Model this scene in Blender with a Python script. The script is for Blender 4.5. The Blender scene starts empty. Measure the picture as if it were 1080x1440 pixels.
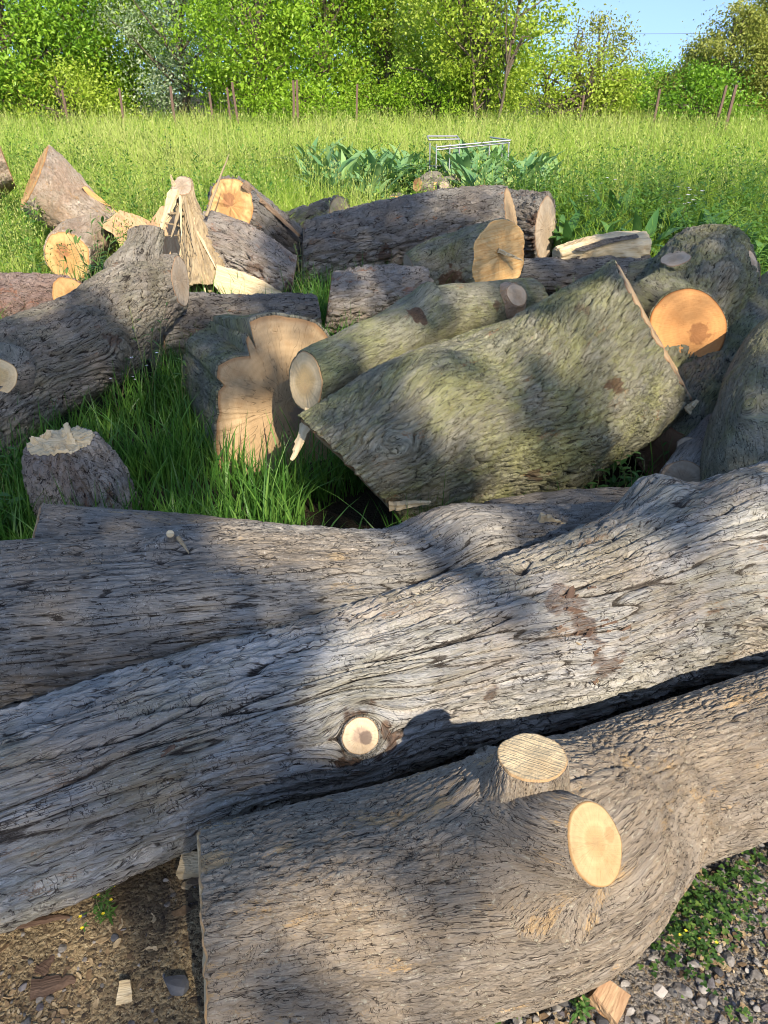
import bpy, math, random
import numpy as np
from math import radians, sin, cos, pi
from mathutils import Vector
random.seed(7); rng = np.random.default_rng(7)
scene = bpy.context.scene
COL = scene.collection
F = 1088.0; CAMH = 1.6; PITCH = radians(28.55)
CP, SP = cos(PITCH), sin(PITCH)
SUN_AZ, SUN_EL = radians(180-22), radians(35)     # azimuth measured from +Y towards +X
SUN = np.array([sin(SUN_AZ)*cos(SUN_EL), cos(SUN_AZ)*cos(SUN_EL), sin(SUN_EL)])

# ---------------------------------------------------------------- survey: photo measurements -> metres
def P(px, py, d):
    x = (px-540)/F; y = (720-py)/F
    return np.array([x*d, d*(CP+y*SP), CAMH+d*(y*CP-SP)])
def ND(px, py, rp, d):
    return (P(px, py, d), rp*d/F)
def N(px, py, rp, z0=0.0):
    y = (720-py)/F; k = y*CP-SP
    d = (CAMH-z0)/(rp/F-k)
    return ND(px, py, rp, d)
def PIX(p):
    p = np.asarray(p); v = p-np.array([0, 0, CAMH])
    f = v[..., 1]*CP-v[..., 2]*SP; u = v[..., 1]*SP+v[..., 2]*CP
    f = np.where(np.abs(f) < 1e-6, 1e-6, f)
    return 540+v[..., 0]/f*F, 720-u/f*F, f
def EDGE(p1, p2, flip=False):
    """normal of a saw cut that is seen exactly edge-on along the sight line p1-p2"""
    a = P(*p1, 1.)-np.array([0, 0, CAMH]); b = P(*p2, 1.)-np.array([0, 0, CAMH])
    n = np.cross(a, b); n = n/np.linalg.norm(n); return -n if flip else n
def terrain(x, y):
    return 0.014*np.clip(np.asarray(y)-8.0, 0, 24)

# ---------------------------------------------------------------- noise
def _h(ix, iy, iz, seed):
    h = (ix.astype(np.uint32)*np.uint32(374761393) + iy.astype(np.uint32)*np.uint32(668265263)
         + iz.astype(np.uint32)*np.uint32(2147483647) + np.uint32((seed*974634777) & 0xffffffff))
    h = (h ^ (h >> np.uint32(13)))*np.uint32(1274126177)
    h = (h ^ (h >> np.uint32(15)))*np.uint32(2246822519)
    return h ^ (h >> np.uint32(16))
def perlin(p, seed=0):
    p = p.astype(np.float32); i0 = np.floor(p).astype(np.int32); f = p-i0
    w = f*f*f*(f*(f*6-15)+10)
    out = np.zeros(len(p), np.float32)
    for dx in (0, 1):
        wx = w[:, 0] if dx else 1-w[:, 0]
        for dy in (0, 1):
            wy = w[:, 1] if dy else 1-w[:, 1]
            for dz in (0, 1):
                wz = w[:, 2] if dz else 1-w[:, 2]
                h = _h(i0[:, 0]+dx, i0[:, 1]+dy, i0[:, 2]+dz, seed)
                gx = (h & np.uint32(1023)).astype(np.float32)/511.5-1
                gy = ((h >> np.uint32(10)) & np.uint32(1023)).astype(np.float32)/511.5-1
                gz = ((h >> np.uint32(20)) & np.uint32(1023)).astype(np.float32)/511.5-1
                out += wx*wy*wz*(gx*(f[:, 0]-dx)+gy*(f[:, 1]-dy)+gz*(f[:, 2]-dz))
    return out
def fbm(p, oct=3, seed=0):
    o = 0; a = 1; 
    for k in range(oct):
        o = o+a*perlin(p*(2**k)+k*17.3, seed+k); a *= .5
    return o
def voro(p, seed=0):
    p = p.astype(np.float32); i0 = np.floor(p).astype(np.int32)
    f1 = np.full(len(p), 9., np.float32); f2 = f1.copy()
    for dx in (-1, 0, 1):
        for dy in (-1, 0, 1):
            for dz in (-1, 0, 1):
                cx, cy, cz = i0[:, 0]+dx, i0[:, 1]+dy, i0[:, 2]+dz
                h = _h(cx, cy, cz, seed)
                qx = cx+(h & np.uint32(1023)).astype(np.float32)/1023
                qy = cy+((h >> np.uint32(10)) & np.uint32(1023)).astype(np.float32)/1023
                qz = cz+((h >> np.uint32(20)) & np.uint32(1023)).astype(np.float32)/1023
                d = (qx-p[:, 0])**2+(qy-p[:, 1])**2+(qz-p[:, 2])**2
                m = d < f1
                f2 = np.where(m, f1, np.minimum(f2, d)); f1 = np.where(m, d, f1)
    return np.sqrt(f1), np.sqrt(f2)
def sst(a, b, x):
    t = np.clip((x-a)/(b-a), 0, 1); return t*t*(3-2*t)

# ---------------------------------------------------------------- mesh helpers
def mesh_obj(name, V, faces, mat=None, parent=None, origin=None, smooth=True, attrs=None, mats=None, mat_idx=None):
    """V (n,3) world metres; faces: (m,k) array or list of such arrays of equal k, or ragged list."""
    V = np.asarray(V, dtype=np.float64)
    o = np.zeros(3) if origin is None else np.asarray(origin, float)
    me = bpy.data.meshes.new(name)
    if isinstance(faces, np.ndarray): faces = [faces]
    if faces and isinstance(faces[0], np.ndarray):
        loops = np.concatenate([f.ravel() for f in faces]).astype(np.int32)
        tot = np.concatenate([np.full(len(f), f.shape[1]) for f in faces]).astype(np.int32)
    else:
        loops = np.array([i for f in faces for i in f], np.int32); tot = np.array([len(f) for f in faces], np.int32)
    st = np.concatenate([[0], np.cumsum(tot)[:-1]]).astype(np.int32)
    me.vertices.add(len(V)); me.vertices.foreach_set('co', (V-o).astype(np.float32).ravel())
    me.loops.add(len(loops)); me.loops.foreach_set('vertex_index', loops)
    me.polygons.add(len(tot)); me.polygons.foreach_set('loop_start', st)
    me.polygons.foreach_set('use_smooth', np.full(len(tot), bool(smooth)))
    for k, a in (attrs or {}).items():
        a = np.asarray(a, np.float32)
        if a.ndim == 2:
            at = me.attributes.new(k, 'FLOAT_VECTOR', 'POINT'); at.data.foreach_set('vector', a.ravel())
        else:
            at = me.attributes.new(k, 'FLOAT', 'POINT'); at.data.foreach_set('value', a)
    for m in (mats or ([mat] if mat else [])): me.materials.append(m)
    if mat_idx is not None: me.polygons.foreach_set('material_index', np.asarray(mat_idx, np.int32))
    me.update(calc_edges=True); me.validate()
    ob = bpy.data.objects.new(name, me); COL.objects.link(ob)
    if parent is not None:
        ob.parent = parent
        if origin is None:
            # world coords were given: express them in the parent's frame
            off = Vector((0, 0, 0)); q = parent
            while q is not None: off += q.location; q = q.parent
            me.vertices.foreach_set('co', (V-np.array(off)).astype(np.float32).ravel()); me.update()
    else:
        ob.location = Vector(o)
    return ob
def tag(o, label=None, cat=None, group=None, kind=None):
    if label: o['label'] = label
    if cat: o['category'] = cat
    if group: o['group'] = group
    if kind: o['kind'] = kind
    return o
def empty(name, loc, label=None, cat=None, group=None):
    o = bpy.data.objects.new(name, None); COL.objects.link(o); o.location = Vector(loc); o.empty_display_size = .1
    return tag(o, label, cat, group)
def copy_tree(o, parent=None):
    c = o.copy(); COL.objects.link(c); c.parent = parent
    for ch in o.children: copy_tree(ch, c)
    return c

# ---------------------------------------------------------------- material helpers
def new_mat(name):
    m = bpy.data.materials.new(name); m.use_nodes = True
    nt = m.node_tree; nt.nodes.clear()
    return m, nt
class G:
    """tiny node-graph helper"""
    def __init__(s, nt): s.nt = nt
    def n(s, t, **kw):
        nd = s.nt.nodes.new(t)
        for k, v in kw.items():
            if k.startswith('i_'):
                key = k[2:]; key = int(key) if key.isdigit() else key
                s.set(nd.inputs[key], v)
            else: setattr(nd, k, v)
        return nd
    def set(s, sock, v):
        if hasattr(v, 'is_linked') or hasattr(v, 'links'): s.nt.links.new(v, sock)
        elif isinstance(v, (tuple, list)) and len(v) == 3 and sock.type == 'RGBA': sock.default_value = (*v, 1)
        else: sock.default_value = v
    def attr(s, name, out='Fac'): return s.n('ShaderNodeAttribute', attribute_name=name).outputs[out]
    def math(s, op, a, b=0., c=0., clamp=False):
        nd = s.n('ShaderNodeMath', operation=op, use_clamp=clamp)
        s.set(nd.inputs[0], a); s.set(nd.inputs[1], b)
        if op in ('MULTIPLY_ADD',): s.set(nd.inputs[2], c)
        return nd.outputs[0]
    def mix(s, f, a, b, mode='MIX'):
        nd = s.n('ShaderNodeMix', data_type='RGBA', blend_type=mode)
        s.set(nd.inputs[0], f); s.set(nd.inputs[6], a); s.set(nd.inputs[7], b)
        return nd.outputs[2]
    def rng(s, v, a, b, c=0., d=1.):
        nd = s.n('ShaderNodeMapRange', interpolation_type='SMOOTHSTEP')
        for i, q in enumerate((v, a, b, c, d)): s.set(nd.inputs[i], q)
        return nd.outputs[0]
    def vmul(s, v, k):
        nd = s.n('ShaderNodeVectorMath', operation='MULTIPLY'); s.set(nd.inputs[0], v)
        nd.inputs[1].default_value = k if isinstance(k, (tuple, list)) else (k, k, k)
        return nd.outputs[0]
    def noise(s, v, scale=1., detail=4., rough=.55, dist=0.):
        nd = s.n('ShaderNodeTexNoise', i_Scale=scale, i_Detail=detail, i_Roughness=rough, i_Distortion=dist)
        s.set(nd.inputs['Vector'], v); return nd.outputs[0]
    def vor(s, v, scale=1., feature='DISTANCE_TO_EDGE'):
        nd = s.n('ShaderNodeTexVoronoi', feature=feature, i_Scale=scale); s.set(nd.inputs['Vector'], v)
        return nd.outputs[0]
    def bump(s, h, strength=.5, dist=.01, normal=None):
        nd = s.n('ShaderNodeBump', i_Strength=strength, i_Distance=dist, i_Height=h)
        if normal is not None: s.set(nd.inputs['Normal'], normal)
        return nd.outputs[0]
    def out(s, sh): s.nt.links.new(sh, s.n('ShaderNodeOutputMaterial').inputs[0])
    def pbr(s, col, rough=.8, normal=None, spec=.3):
        nd = s.n('ShaderNodeBsdfPrincipled'); s.set(nd.inputs['Base Color'], col); s.set(nd.inputs['Roughness'], rough)
        nd.inputs['Specular IOR Level'].default_value = spec
        if normal is not None: s.set(nd.inputs['Normal'], normal)
        return nd.outputs[0]

def bark_mat(name, ridge, groove, tint=None, tint_amt=.0, patch=None, patch_amt=0., moss=None, moss_amt=0., fine=1., seed=0., long=1., deep=1., grit=1.):
    """ridge / groove: weathered plate tops and the younger cork in the furrows; tint: broad second tone;
    patch: flaked spots; moss: algae film; fine: size of the pattern, long: stretch along the grain."""
    m, nt = new_mat(name); g = G(nt)
    off = g.n('ShaderNodeVectorMath', operation='ADD'); g.set(off.inputs[0], g.attr('bark_co', 'Vector')); off.inputs[1].default_value = (seed, seed*.7, seed*.3)
    v = off.outputs[0]
    wn = g.n('ShaderNodeTexNoise', i_Scale=1., i_Detail=3., i_Roughness=.6); g.set(wn.inputs['Vector'], g.vmul(v, (5, 14, 14)))
    wv = g.n('ShaderNodeVectorMath', operation='MULTIPLY_ADD'); g.set(wv.inputs[0], wn.outputs['Color']); wv.inputs[1].default_value = (.03, .008, .008); g.set(wv.inputs[2], v)
    w = g.vmul(wv.outputs[0], (1/(fine*long), 1/fine, 1/fine))
    def line(n, width): return g.rng(g.math('ABSOLUTE', g.math('SUBTRACT', n, .5)), 0., width)
    n1 = g.noise(g.vmul(w, (6, 40, 40)), 1., 3., .55); n2 = g.noise(g.vmul(w, (15, 92, 92)), 1., 4., .6); n4 = g.noise(g.vmul(w, (34, 190, 190)), 1., 4., .6)
    n3 = g.noise(g.vmul(w, (46, 26, 26)), 1., 3., .6)
    gate = g.noise(g.vmul(v, (7, 11, 11)), 1., 3., .6); gate2 = g.noise(g.vmul(v, (5, 8, 8)), 1.7, 3., .6)
    c1 = line(n1, .022)
    c2 = g.math('MAXIMUM', line(n2, .022), g.rng(gate, .62, .42))
    c4 = g.math('MAXIMUM', line(n4, .04), g.rng(gate2, .60, .40))
    c3 = g.math('MAXIMUM', line(n3, .018), g.rng(gate, .42, .58))
    nf = g.noise(g.vmul(w, (95, 210, 210)), 1., 7., .74); ng = g.noise(g.vmul(v, 300.), 1., 4., .7)
    nm = g.noise(g.vmul(w, (9, 30, 30)), 1., 6., .65)
    nl = g.noise(g.vmul(v, (2.2, 3.5, 3.5)), 1., 4., .6); nl2 = g.noise(g.vmul(v, (3.1, 4.7, 4.7)), 1.3, 6., .68, .4)
    r = g.attr('ridge')
    rs_ = g.rng(r, .05, .42)
    # height of the cork at scales finer than the mesh
    h = g.math('ADD', g.math('MULTIPLY', c1, .55), g.math('MULTIPLY', c2, .40))
    h = g.math('ADD', h, g.math('MULTIPLY', c3, .30)); h = g.math('ADD', h, g.math('MULTIPLY', c4, .22))
    h = g.math('ADD', h, g.math('MULTIPLY', n2, .55)); h = g.math('ADD', h, g.math('MULTIPLY', nf, 1.1*grit)); h = g.math('ADD', h, g.math('MULTIPLY', ng, .25*grit))
    # colour: cork in the cracks, weathered skin elsewhere
    t = g.math('MULTIPLY', g.math('MULTIPLY_ADD', c1, .80, .20), g.math('MULTIPLY_ADD', c2, .72, .28))
    t = g.math('MULTIPLY', t, g.math('MULTIPLY', g.math('MULTIPLY_ADD', c3, .85, .15), g.math('MULTIPLY_ADD', c4, .5, .5)))
    t = g.math('MULTIPLY', t, g.math('MULTIPLY_ADD', rs_, .80, .20))
    t = g.math('ADD', t, g.math('MULTIPLY', g.math('SUBTRACT', nf, .5), .75*grit))
    t = g.rng(t, .06, .66)
    rc = ridge
    if tint: rc = g.mix(g.rng(g.math('ADD', nl, g.math('MULTIPLY', g.math('SUBTRACT', nm, .5), .4)), .40, .62, 0, tint_amt), ridge, tint)
    if moss: rc = g.mix(g.rng(g.math('ADD', nl2, g.math('MULTIPLY', g.math('SUBTRACT', nf, .5), .5)), .40, .64, 0, moss_amt), rc, moss)
    rc = g.mix(g.rng(nm, .35, .7), g.mix(1., rc, (.72, .70, .67), 'MULTIPLY'), rc)
    gc = g.mix(g.rng(nl, .4, .65), groove, tuple(c*1.5 for c in groove))
    c = g.mix(t, gc, rc)
    sp = g.rng(g.noise(g.vmul(v, (110, 150, 150)), 1., 4., .65), .58, .68)
    c = g.mix(g.math('MULTIPLY', g.math('MULTIPLY', sp, t), .45), c, tuple(min(.72, q*1.5+.05) for q in ridge))
    if patch:
        pm = g.rng(g.math('ADD', g.noise(g.vmul(v, (4, 14, 14)), 1., 5., .65), g.math('MULTIPLY', g.math('SUBTRACT', nf, .5), .4)), .64-.1*patch_amt, .70-.1*patch_amt)
        c = g.mix(g.math('MULTIPLY', pm, g.math('MULTIPLY_ADD', t, .6, .2)), c, patch)
    sca = g.rng(g.math('ADD', g.attr('scar'), g.math('MULTIPLY', g.math('SUBTRACT', nf, .5), .5)), .2, .75)
    c = g.mix(g.math('MULTIPLY', sca, .85), c, g.mix(g.rng(nf, .35, .65), (.055, .032, .022), (.21, .115, .07)))
    g.out(g.pbr(c, .88, g.bump(h, 1., .0155*fine*deep), .2))
    return m

def wood_mat(name, sap, heart=None, heart_r=.5, stain=None, stain_pos=(0, 0), stain_r=.25, saw=.5, saw_ang=.6, crack=.6, rings=70., cut=1.0, seed=0.):
    """sawn end grain: growth rings, rays, checks and saw marks, in cut-plane metres (cut_co)."""
    m, nt = new_mat(name); g = G(nt)
    v = g.attr('cut_co', 'Vector'); rr = g.attr('cut_r')
    wob = g.noise(v, 9., 3., .5)
    nl = g.noise(v, 6.+seed, 5., .6)
    nf = g.noise(v, 160., 4., .6)
    ln = g.n('ShaderNodeVectorMath', operation='LENGTH'); g.set(ln.inputs[0], v)
    rad = g.math('ADD', ln.outputs['Value'], g.math('MULTIPLY', wob, .03))
    ring = g.math('SINE', g.math('MULTIPLY', rad, rings*6.28))
    ring2 = g.math('SINE', g.math('MULTIPLY', rad, rings*6.28*.31))
    sx = g.n('ShaderNodeSeparateXYZ'); g.set(sx.inputs[0], v)
    line = g.math('ADD', g.math('MULTIPLY', sx.outputs[0], cos(saw_ang)), g.math('MULTIPLY', sx.outputs[1], sin(saw_ang)))
    cl = g.n('ShaderNodeCombineXYZ'); g.set(cl.inputs[0], g.math('MULTIPLY', line, 240.)); g.set(cl.inputs[1], g.math('MULTIPLY', rad, 4.))
    sawn = g.noise(cl.outputs[0], 1., 3., .5)
    c = sap
    if heart: c = g.mix(g.rng(g.math('ADD', rr, g.math('MULTIPLY', g.math('SUBTRACT', nl, .5), .7)), heart_r+.12, heart_r-.12), sap, heart)
    c = g.mix(g.math('MULTIPLY_ADD', ring, .13, .15), c, tuple(q*.62 for q in sap))
    c = g.mix(g.math('MULTIPLY_ADD', ring2, .11, .13), c, tuple(q*.55 for q in sap))
    c = g.mix(g.math('MULTIPLY', g.math('MULTIPLY', sawn, g.rng(nl, .3, .65)), .42*saw), c, tuple(min(.9, q*1.35) for q in sap))
    c = g.mix(g.rng(nl, .45, .7, 0, .5), c, tuple(q*f for q, f in zip(sap, (.70, .58, .45))))
    dirt = g.rng(g.math('ADD', g.noise(v, 14., 6., .7), g.math('MULTIPLY', g.math('SUBTRACT', nf, .5), .35)), .56, .72, 0, .55)
    c = g.mix(dirt, c, tuple(q*f for q, f in zip(sap, (.55, .47, .40))))
    ray = g.n('ShaderNodeCombineXYZ'); g.set(ray.inputs[0], g.math('MULTIPLY', g.math('ARCTAN2', sx.outputs[1], sx.outputs[0]), 26.)); g.set(ray.inputs[1], g.math('MULTIPLY', ln.outputs['Value'], 9.))
    c = g.mix(g.rng(g.noise(ray.outputs[0], 1.5, 4., .6), .5, .72, 0, .30), c, tuple(q*f for q, f in zip(sap, (.66, .58, .48))))
    if stain:
        sv = g.n('ShaderNodeVectorMath', operation='SUBTRACT'); g.set(sv.inputs[0], v); sv.inputs[1].default_value = (*stain_pos, 0)
        sl = g.n('ShaderNodeVectorMath', operation='LENGTH'); g.set(sl.inputs[0], sv.outputs[0])
        sd = g.math('ADD', sl.outputs['Value'], g.math('MULTIPLY', g.math('SUBTRACT', g.noise(v, 22., 4., .6), .5), stain_r*1.5))
        c = g.mix(g.rng(sd, stain_r, stain_r*.72, 0, .85), c, stain)
    # drying checks radiating from the pith
    at = g.math('ARCTAN2', sx.outputs[1], sx.outputs[0])
    cc = g.n('ShaderNodeCombineXYZ'); g.set(cc.inputs[0], g.math('MULTIPLY', at, 2.2)); g.set(cc.inputs[1], g.math('MULTIPLY', ln.outputs['Value'], 2.5)); cc.inputs[2].default_value = seed
    ck = g.rng(g.math('ABSOLUTE', g.math('SUBTRACT', g.noise(cc.outputs[0], 2., 2., .5), .5)), .012, .0, 0, crack)
    c = g.mix(g.math('MULTIPLY', ck, g.rng(rr, .85, .2)), c, tuple(q*.22 for q in sap))
    c = g.mix(g.rng(rr, .93, .99, 0, .8), c, tuple(q*f for q, f in zip(sap, (.55, .42, .32))))
    h = g.math('ADD', g.math('MULTIPLY', sawn, saw*.9), g.math('MULTIPLY', nf, .35))
    h = g.math('ADD', h, g.math('MULTIPLY', nl, 1.2)); h = g.math('SUBTRACT', h, g.math('MULTIPLY', ck, .6))
    g.out(g.pbr(c, .72, g.bump(h, .55, .006*cut), .25))
    return m

def fibre_mat(name, a, b, dark):
    """torn, split timber: long fibres along the grain (bark_co x)."""
    m, nt = new_mat(name); g = G(nt)
    v = g.attr('bark_co', 'Vector')
    n1 = g.noise(g.vmul(v, (3, 60, 60)), 1., 5., .6); n2 = g.noise(g.vmul(v, (8, 220, 220)), 1., 4., .6); n3 = g.noise(g.vmul(v, (4, 8, 8)), 1., 4., .6)
    c = g.mix(g.rng(n1, .35, .65), a, b)
    c = g.mix(g.rng(n2, .56, .72, 0, .55), c, dark)
    c = g.mix(g.rng(n3, .52, .72, 0, .6), c, tuple((x+y)*.4 for x, y in zip(b, dark)))
    g.out(g.pbr(c, .75, g.bump(g.math('ADD', n1, g.math('MULTIPLY', n2, .5)), .9, .006), .25))
    return m

def leaf_mat(name, cols, trans=.35, rough=.5, spec=.35):
    """cols: list of leaf colours spread by the per-leaf random 'rnd'; 'hgt' 0..1 runs root to tip."""
    m, nt = new_mat(name); g = G(nt)
    cr = g.n('ShaderNodeValToRGB'); g.set(cr.inputs[0], g.attr('rnd'))
    el = cr.color_ramp.elements
    while len(el) < len(cols): el.new(.5)
    for i, c in enumerate(cols):
        el[i].position = i/(len(cols)-1); el[i].color = (*c, 1)
    c = cr.outputs[0]
    p = g.pbr(c, rough, None, spec)
    t = g.n('ShaderNodeBsdfTranslucent'); g.set(t.inputs[0], g.mix(1., c, (1.0, 1.0, .55), 'MULTIPLY'))
    mx = g.n('ShaderNodeMixShader', i_0=trans); nt.links.new(p, mx.inputs[1]); nt.links.new(t.outputs[0], mx.inputs[2])
    g.out(mx.outputs[0])
    return m
def plain_mat(name, col, rough=.6, metal=0., var=.25, scale=20., bump=.3):
    m, nt = new_mat(name); g = G(nt)
    tc = g.n('ShaderNodeTexCoord').outputs['Object']
    n = g.noise(tc, scale, 5., .6)
    c = g.mix(n, tuple(q*(1-var) for q in col), tuple(min(1, q*(1+var)) for q in col))
    sh = g.pbr(c, rough, g.bump(n, bump, .005), .4); sh.node.inputs['Metallic'].default_value = metal
    g.out(sh); return m
# ---------------------------------------------------------------- logs
FOOT = []            # (x, y, r) discs on the ground taken up by timber: nothing grows there
def catmull(pts, n):
    pts = np.asarray(pts, float)
    if len(pts) == 2:
        t = np.linspace(0, 1, n)[:, None]; return pts[0]*(1-t)+pts[1]*t
    ext = np.vstack([2*pts[0]-pts[1], pts, 2*pts[-1]-pts[-2]])
    u = np.linspace(0, len(pts)-1-1e-9, n); i = u.astype(int); t = (u-i)[:, None]
    p0, p1, p2, p3 = ext[i], ext[i+1], ext[i+2], ext[i+3]
    return .5*((2*p1)+(-p0+p2)*t+(2*p0-5*p1+4*p2-p3)*t*t+(-p0+3*p1-3*p2+p3)*t**3)
def unit(v): v = np.asarray(v, float); return v/np.linalg.norm(v)

def bark_height(co, sl, sw, style, seed):
    """0 in the furrows .. 1 on the ridges. co = metres along / across; sl, sw = plate length and width."""
    w = np.stack([perlin(co*np.array([3., 9, 9]), seed+50), perlin(co*np.array([3., 9, 9]), seed+51), perlin(co*np.array([3., 9, 9]), seed+52)], 1)
    q = co+w*np.array([.02, .008, .008])*(sw/.03)
    def crack(pp, sd):
        # distance to the noise's zero line, in plate widths: furrows keep one width along their length
        n0 = perlin(pp, sd); e = .04; g2 = 0
        for k in range(3):
            o_ = np.zeros(3); o_[k] = e; g2 = g2+((perlin(pp+o_, sd)-n0)/e)**2
        return np.abs(n0)/(np.sqrt(g2)+.10)
    a = crack(q*np.array([1/sl, 1/sw, 1/sw]), seed)
    b = crack(q*np.array([1/(sl*.45), 1/(sw*.6), 1/(sw*.6)])+9.1, seed+1)
    f1 = .70*sst(.0, .085, a)+.30*np.minimum(1, a/.42); f2 = .7*sst(.0, .085, b)+.3*np.minimum(1, b/.36)
    if style == 'plate':
        f1 = sst(.0, .16, a); f2 = sst(.0, .14, b)
        v1, v2 = voro(q*np.array([1/(sl*.8), 1/(sw*1.5), 1/(sw*1.5)]), seed+3)
        f3 = sst(.01, .13, v2-v1); h = f1*.50+f3*.35*(.35+.65*f1)+f2*.15
    elif style == 'fine':
        v1, v2 = voro(q*np.array([1/(sl*.35), 1/(sw*.8), 1/(sw*.8)]), seed+3)
        f3 = sst(.0, .14, v2-v1); h = f1*.4+f2*.25+f3*.35
    else:
        h = f1*(.62+.38*f2)
    n = perlin(q*np.array([30., 70, 70]), seed+5)*.20+perlin(q*np.array([70., 150, 150]), seed+6)*.16
    return np.clip(h+n, -.1, 1.15)

def make_log(name, nodes, mat, cutmat=(None, None), bark=(.14, .03, .010, 'ridge'), bumps=(), profile=None, cuts=(None, None),
             ell=(1., 0.), lump=.05, jag=(0, 0), px=1.5, seed=1, parent=None, label=None, cat='log', group=None, rim=.07,
             cap_scale=.95, extra=1.0, res=None, scars=(), pith=((0, 0), (0, 0)), foot=True, twist=0., mincos=.5, blend=0., blend_to=(), ragged=.15, cut_name='cut_face'):
    pts = np.array([n[0] for n in nodes]); rad = np.array([n[1] for n in nodes])
    dense = catmull(np.column_stack([pts, rad]), 400)
    seg = np.linalg.norm(np.diff(dense[:, :3], axis=0), axis=1); S = np.concatenate([[0], np.cumsum(seg)]); L = S[-1]
    X, Y, D = PIX(dense[:, :3]); 
    scale = F/np.clip(np.min(D[D > .3]) if np.any(D > .3) else 1., .5, 99)*.711        # px per metre in the 768 frame
    if res: ns, nt = res
    else:
        ns = int(np.clip(L*scale/px, 12, 620)); nt = int(np.clip(2*pi*rad.max()*scale/px, 20, 440))
    s = np.linspace(0, L, ns)
    C = np.stack([np.interp(s, S, dense[:, k]) for k in range(3)], 1); R = np.interp(s, S, dense[:, 3])
    T = np.gradient(C, axis=0); T /= np.linalg.norm(T, axis=1)[:, None]
    mean = unit(C[-1]-C[0]); ref = np.array([0, 0, 1.]) if abs(mean[2]) < .8 else np.array([0, 1., 0])
    Nn = np.cross(T, ref); Nn /= np.linalg.norm(Nn, axis=1)[:, None]; B = np.cross(Nn, T)
    th = np.linspace(0, 2*pi, nt, endpoint=False)
    dirs = np.cos(th)[None, :, None]*Nn[:, None, :]+np.sin(th)[None, :, None]*B[:, None, :]
    prof = np.ones((ns, nt))
    prof *= 1+(ell[0]-1)*np.cos(2*(th-ell[1]))[None, :]
    if profile is not None: prof = prof*profile(s/L, th)
    lowp = np.stack(np.broadcast_arrays(s[:, None]/max(.25, 2.2*R.mean()), np.cos(th)[None]*1.1, np.sin(th)[None]*1.1), -1).reshape(-1, 3)
    prof = prof*(1+lump*2.2*fbm(lowp+seed*3.7, 3, seed).reshape(ns, nt))
    r0 = R[:, None]*prof
    # bumps, placed by the point of the surface a survey sighting hits
    base = C[:, None]+dirs*r0[..., None]
    bx, by, bd = PIX(base)
    tow = np.einsum('ijk,ijk->ij', dirs, (np.array([0, 0, CAMH])-base))
    sc = s[:, None]+0*th[None]; tc = th[None]+0*s[:, None]
    dflow = np.zeros((ns, nt))
    placed = []
    for bm_ in bumps:
        bm_ = dict(bm_)
        if 'at' in bm_:
            q = (bx-bm_['at'][0])**2+(by-bm_['at'][1])**2+np.where(tow > 0, 0, 1e9)
            i, j = np.unravel_index(np.argmin(q), q.shape); s0, t0 = s[i], th[j]
        else: s0, t0 = bm_['s']*L, bm_['t']
        rr = np.interp(s0, s, R); dt = (tc-t0+pi) % (2*pi)-pi
        ds = sc-s0; dv = dt*rr
        w = np.exp(-(ds/bm_['ws'])**2-(dv/bm_.get('wt', bm_['ws']))**2)
        p = bm_.get('p', 1.)
        r0 = r0+bm_['amp']*w**p
        if bm_.get('flow'):
            a2 = bm_['flow']**2; d2 = ds**2+dv**2
            k = np.exp(-d2/(9*a2))
            dflow += -dv*a2/(d2+.35*a2)*k/rr*bm_.get('fs', 1.)
        placed.append((s0, t0))
    tb = tc+dflow+twist*sc
    co = np.stack([sc, np.cos(tb)*R[:, None]*1.0, np.sin(tb)*R[:, None]*1.0], -1).reshape(-1, 3)+seed*1.37
    sl, sw, amp, style = bark
    h = bark_height(co, sl, sw, style, seed).reshape(ns, nt)
    if blend and parent is not None:              # a fillet: the stub swells where it leaves the trunk
        bpy.context.view_layer.update()
        base = C[:, None]+dirs*r0[..., None]; add = np.zeros((ns, nt))
        for q in (parent,)+tuple(blend_to):
            off = parent.location+(q.location if q is not parent else Vector((0, 0, 0)))
            for i in range(ns):
                for j in range(0, nt, 4):
                    p_ = Vector(base[i, j])-off; ok, loc, nor, _ = q.closest_point_on_mesh(p_)
                    d = (p_-loc).dot(nor) if (p_-loc).length < 2*blend else 9.
                    if d < blend: add[i, j] = max(add[i, j], min(blend, (blend-max(d, -.2*blend))**2/(1.7*blend)))
        jj = np.arange(0, nt, 4)
        for i in range(ns): add[i] = np.interp(np.arange(nt), np.append(jj, nt), np.append(add[i, jj], add[i, 0]))
        add = (np.roll(add, 1, 1)+np.roll(add, 2, 1)+add+np.roll(add, -1, 1)+np.roll(add, -2, 1))/5
        r0 = r0+add*(1-sst(.30, .88, s/L))[:, None]
    V = C[:, None]+dirs*(r0+(h-.65)*amp)[..., None]
    Vs = C[:, None]+dirs*r0[..., None]
    # slanted saw cuts: slide the last stretch along the grain onto the cut plane
    norms = [ -T[0] if cuts[0] is None else unit(cuts[0]), T[-1] if cuts[1] is None else unit(cuts[1]) ]
    for e, ax in ((0, -T[0]), (1, T[-1])):
        k = float(norms[e]@ax)
        if k < 0:
            if k < -.02 and cuts[e] is not None: print('FLIP', name, seed, e, round(k, 2))
            norms[e] = -norms[e]; k = -k
        if k < mincos: norms[e] = unit(norms[e]+ax*( (mincos*math.sqrt(max(1e-6, 1-k*k))/math.sqrt(1-mincos**2))-k))
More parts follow.
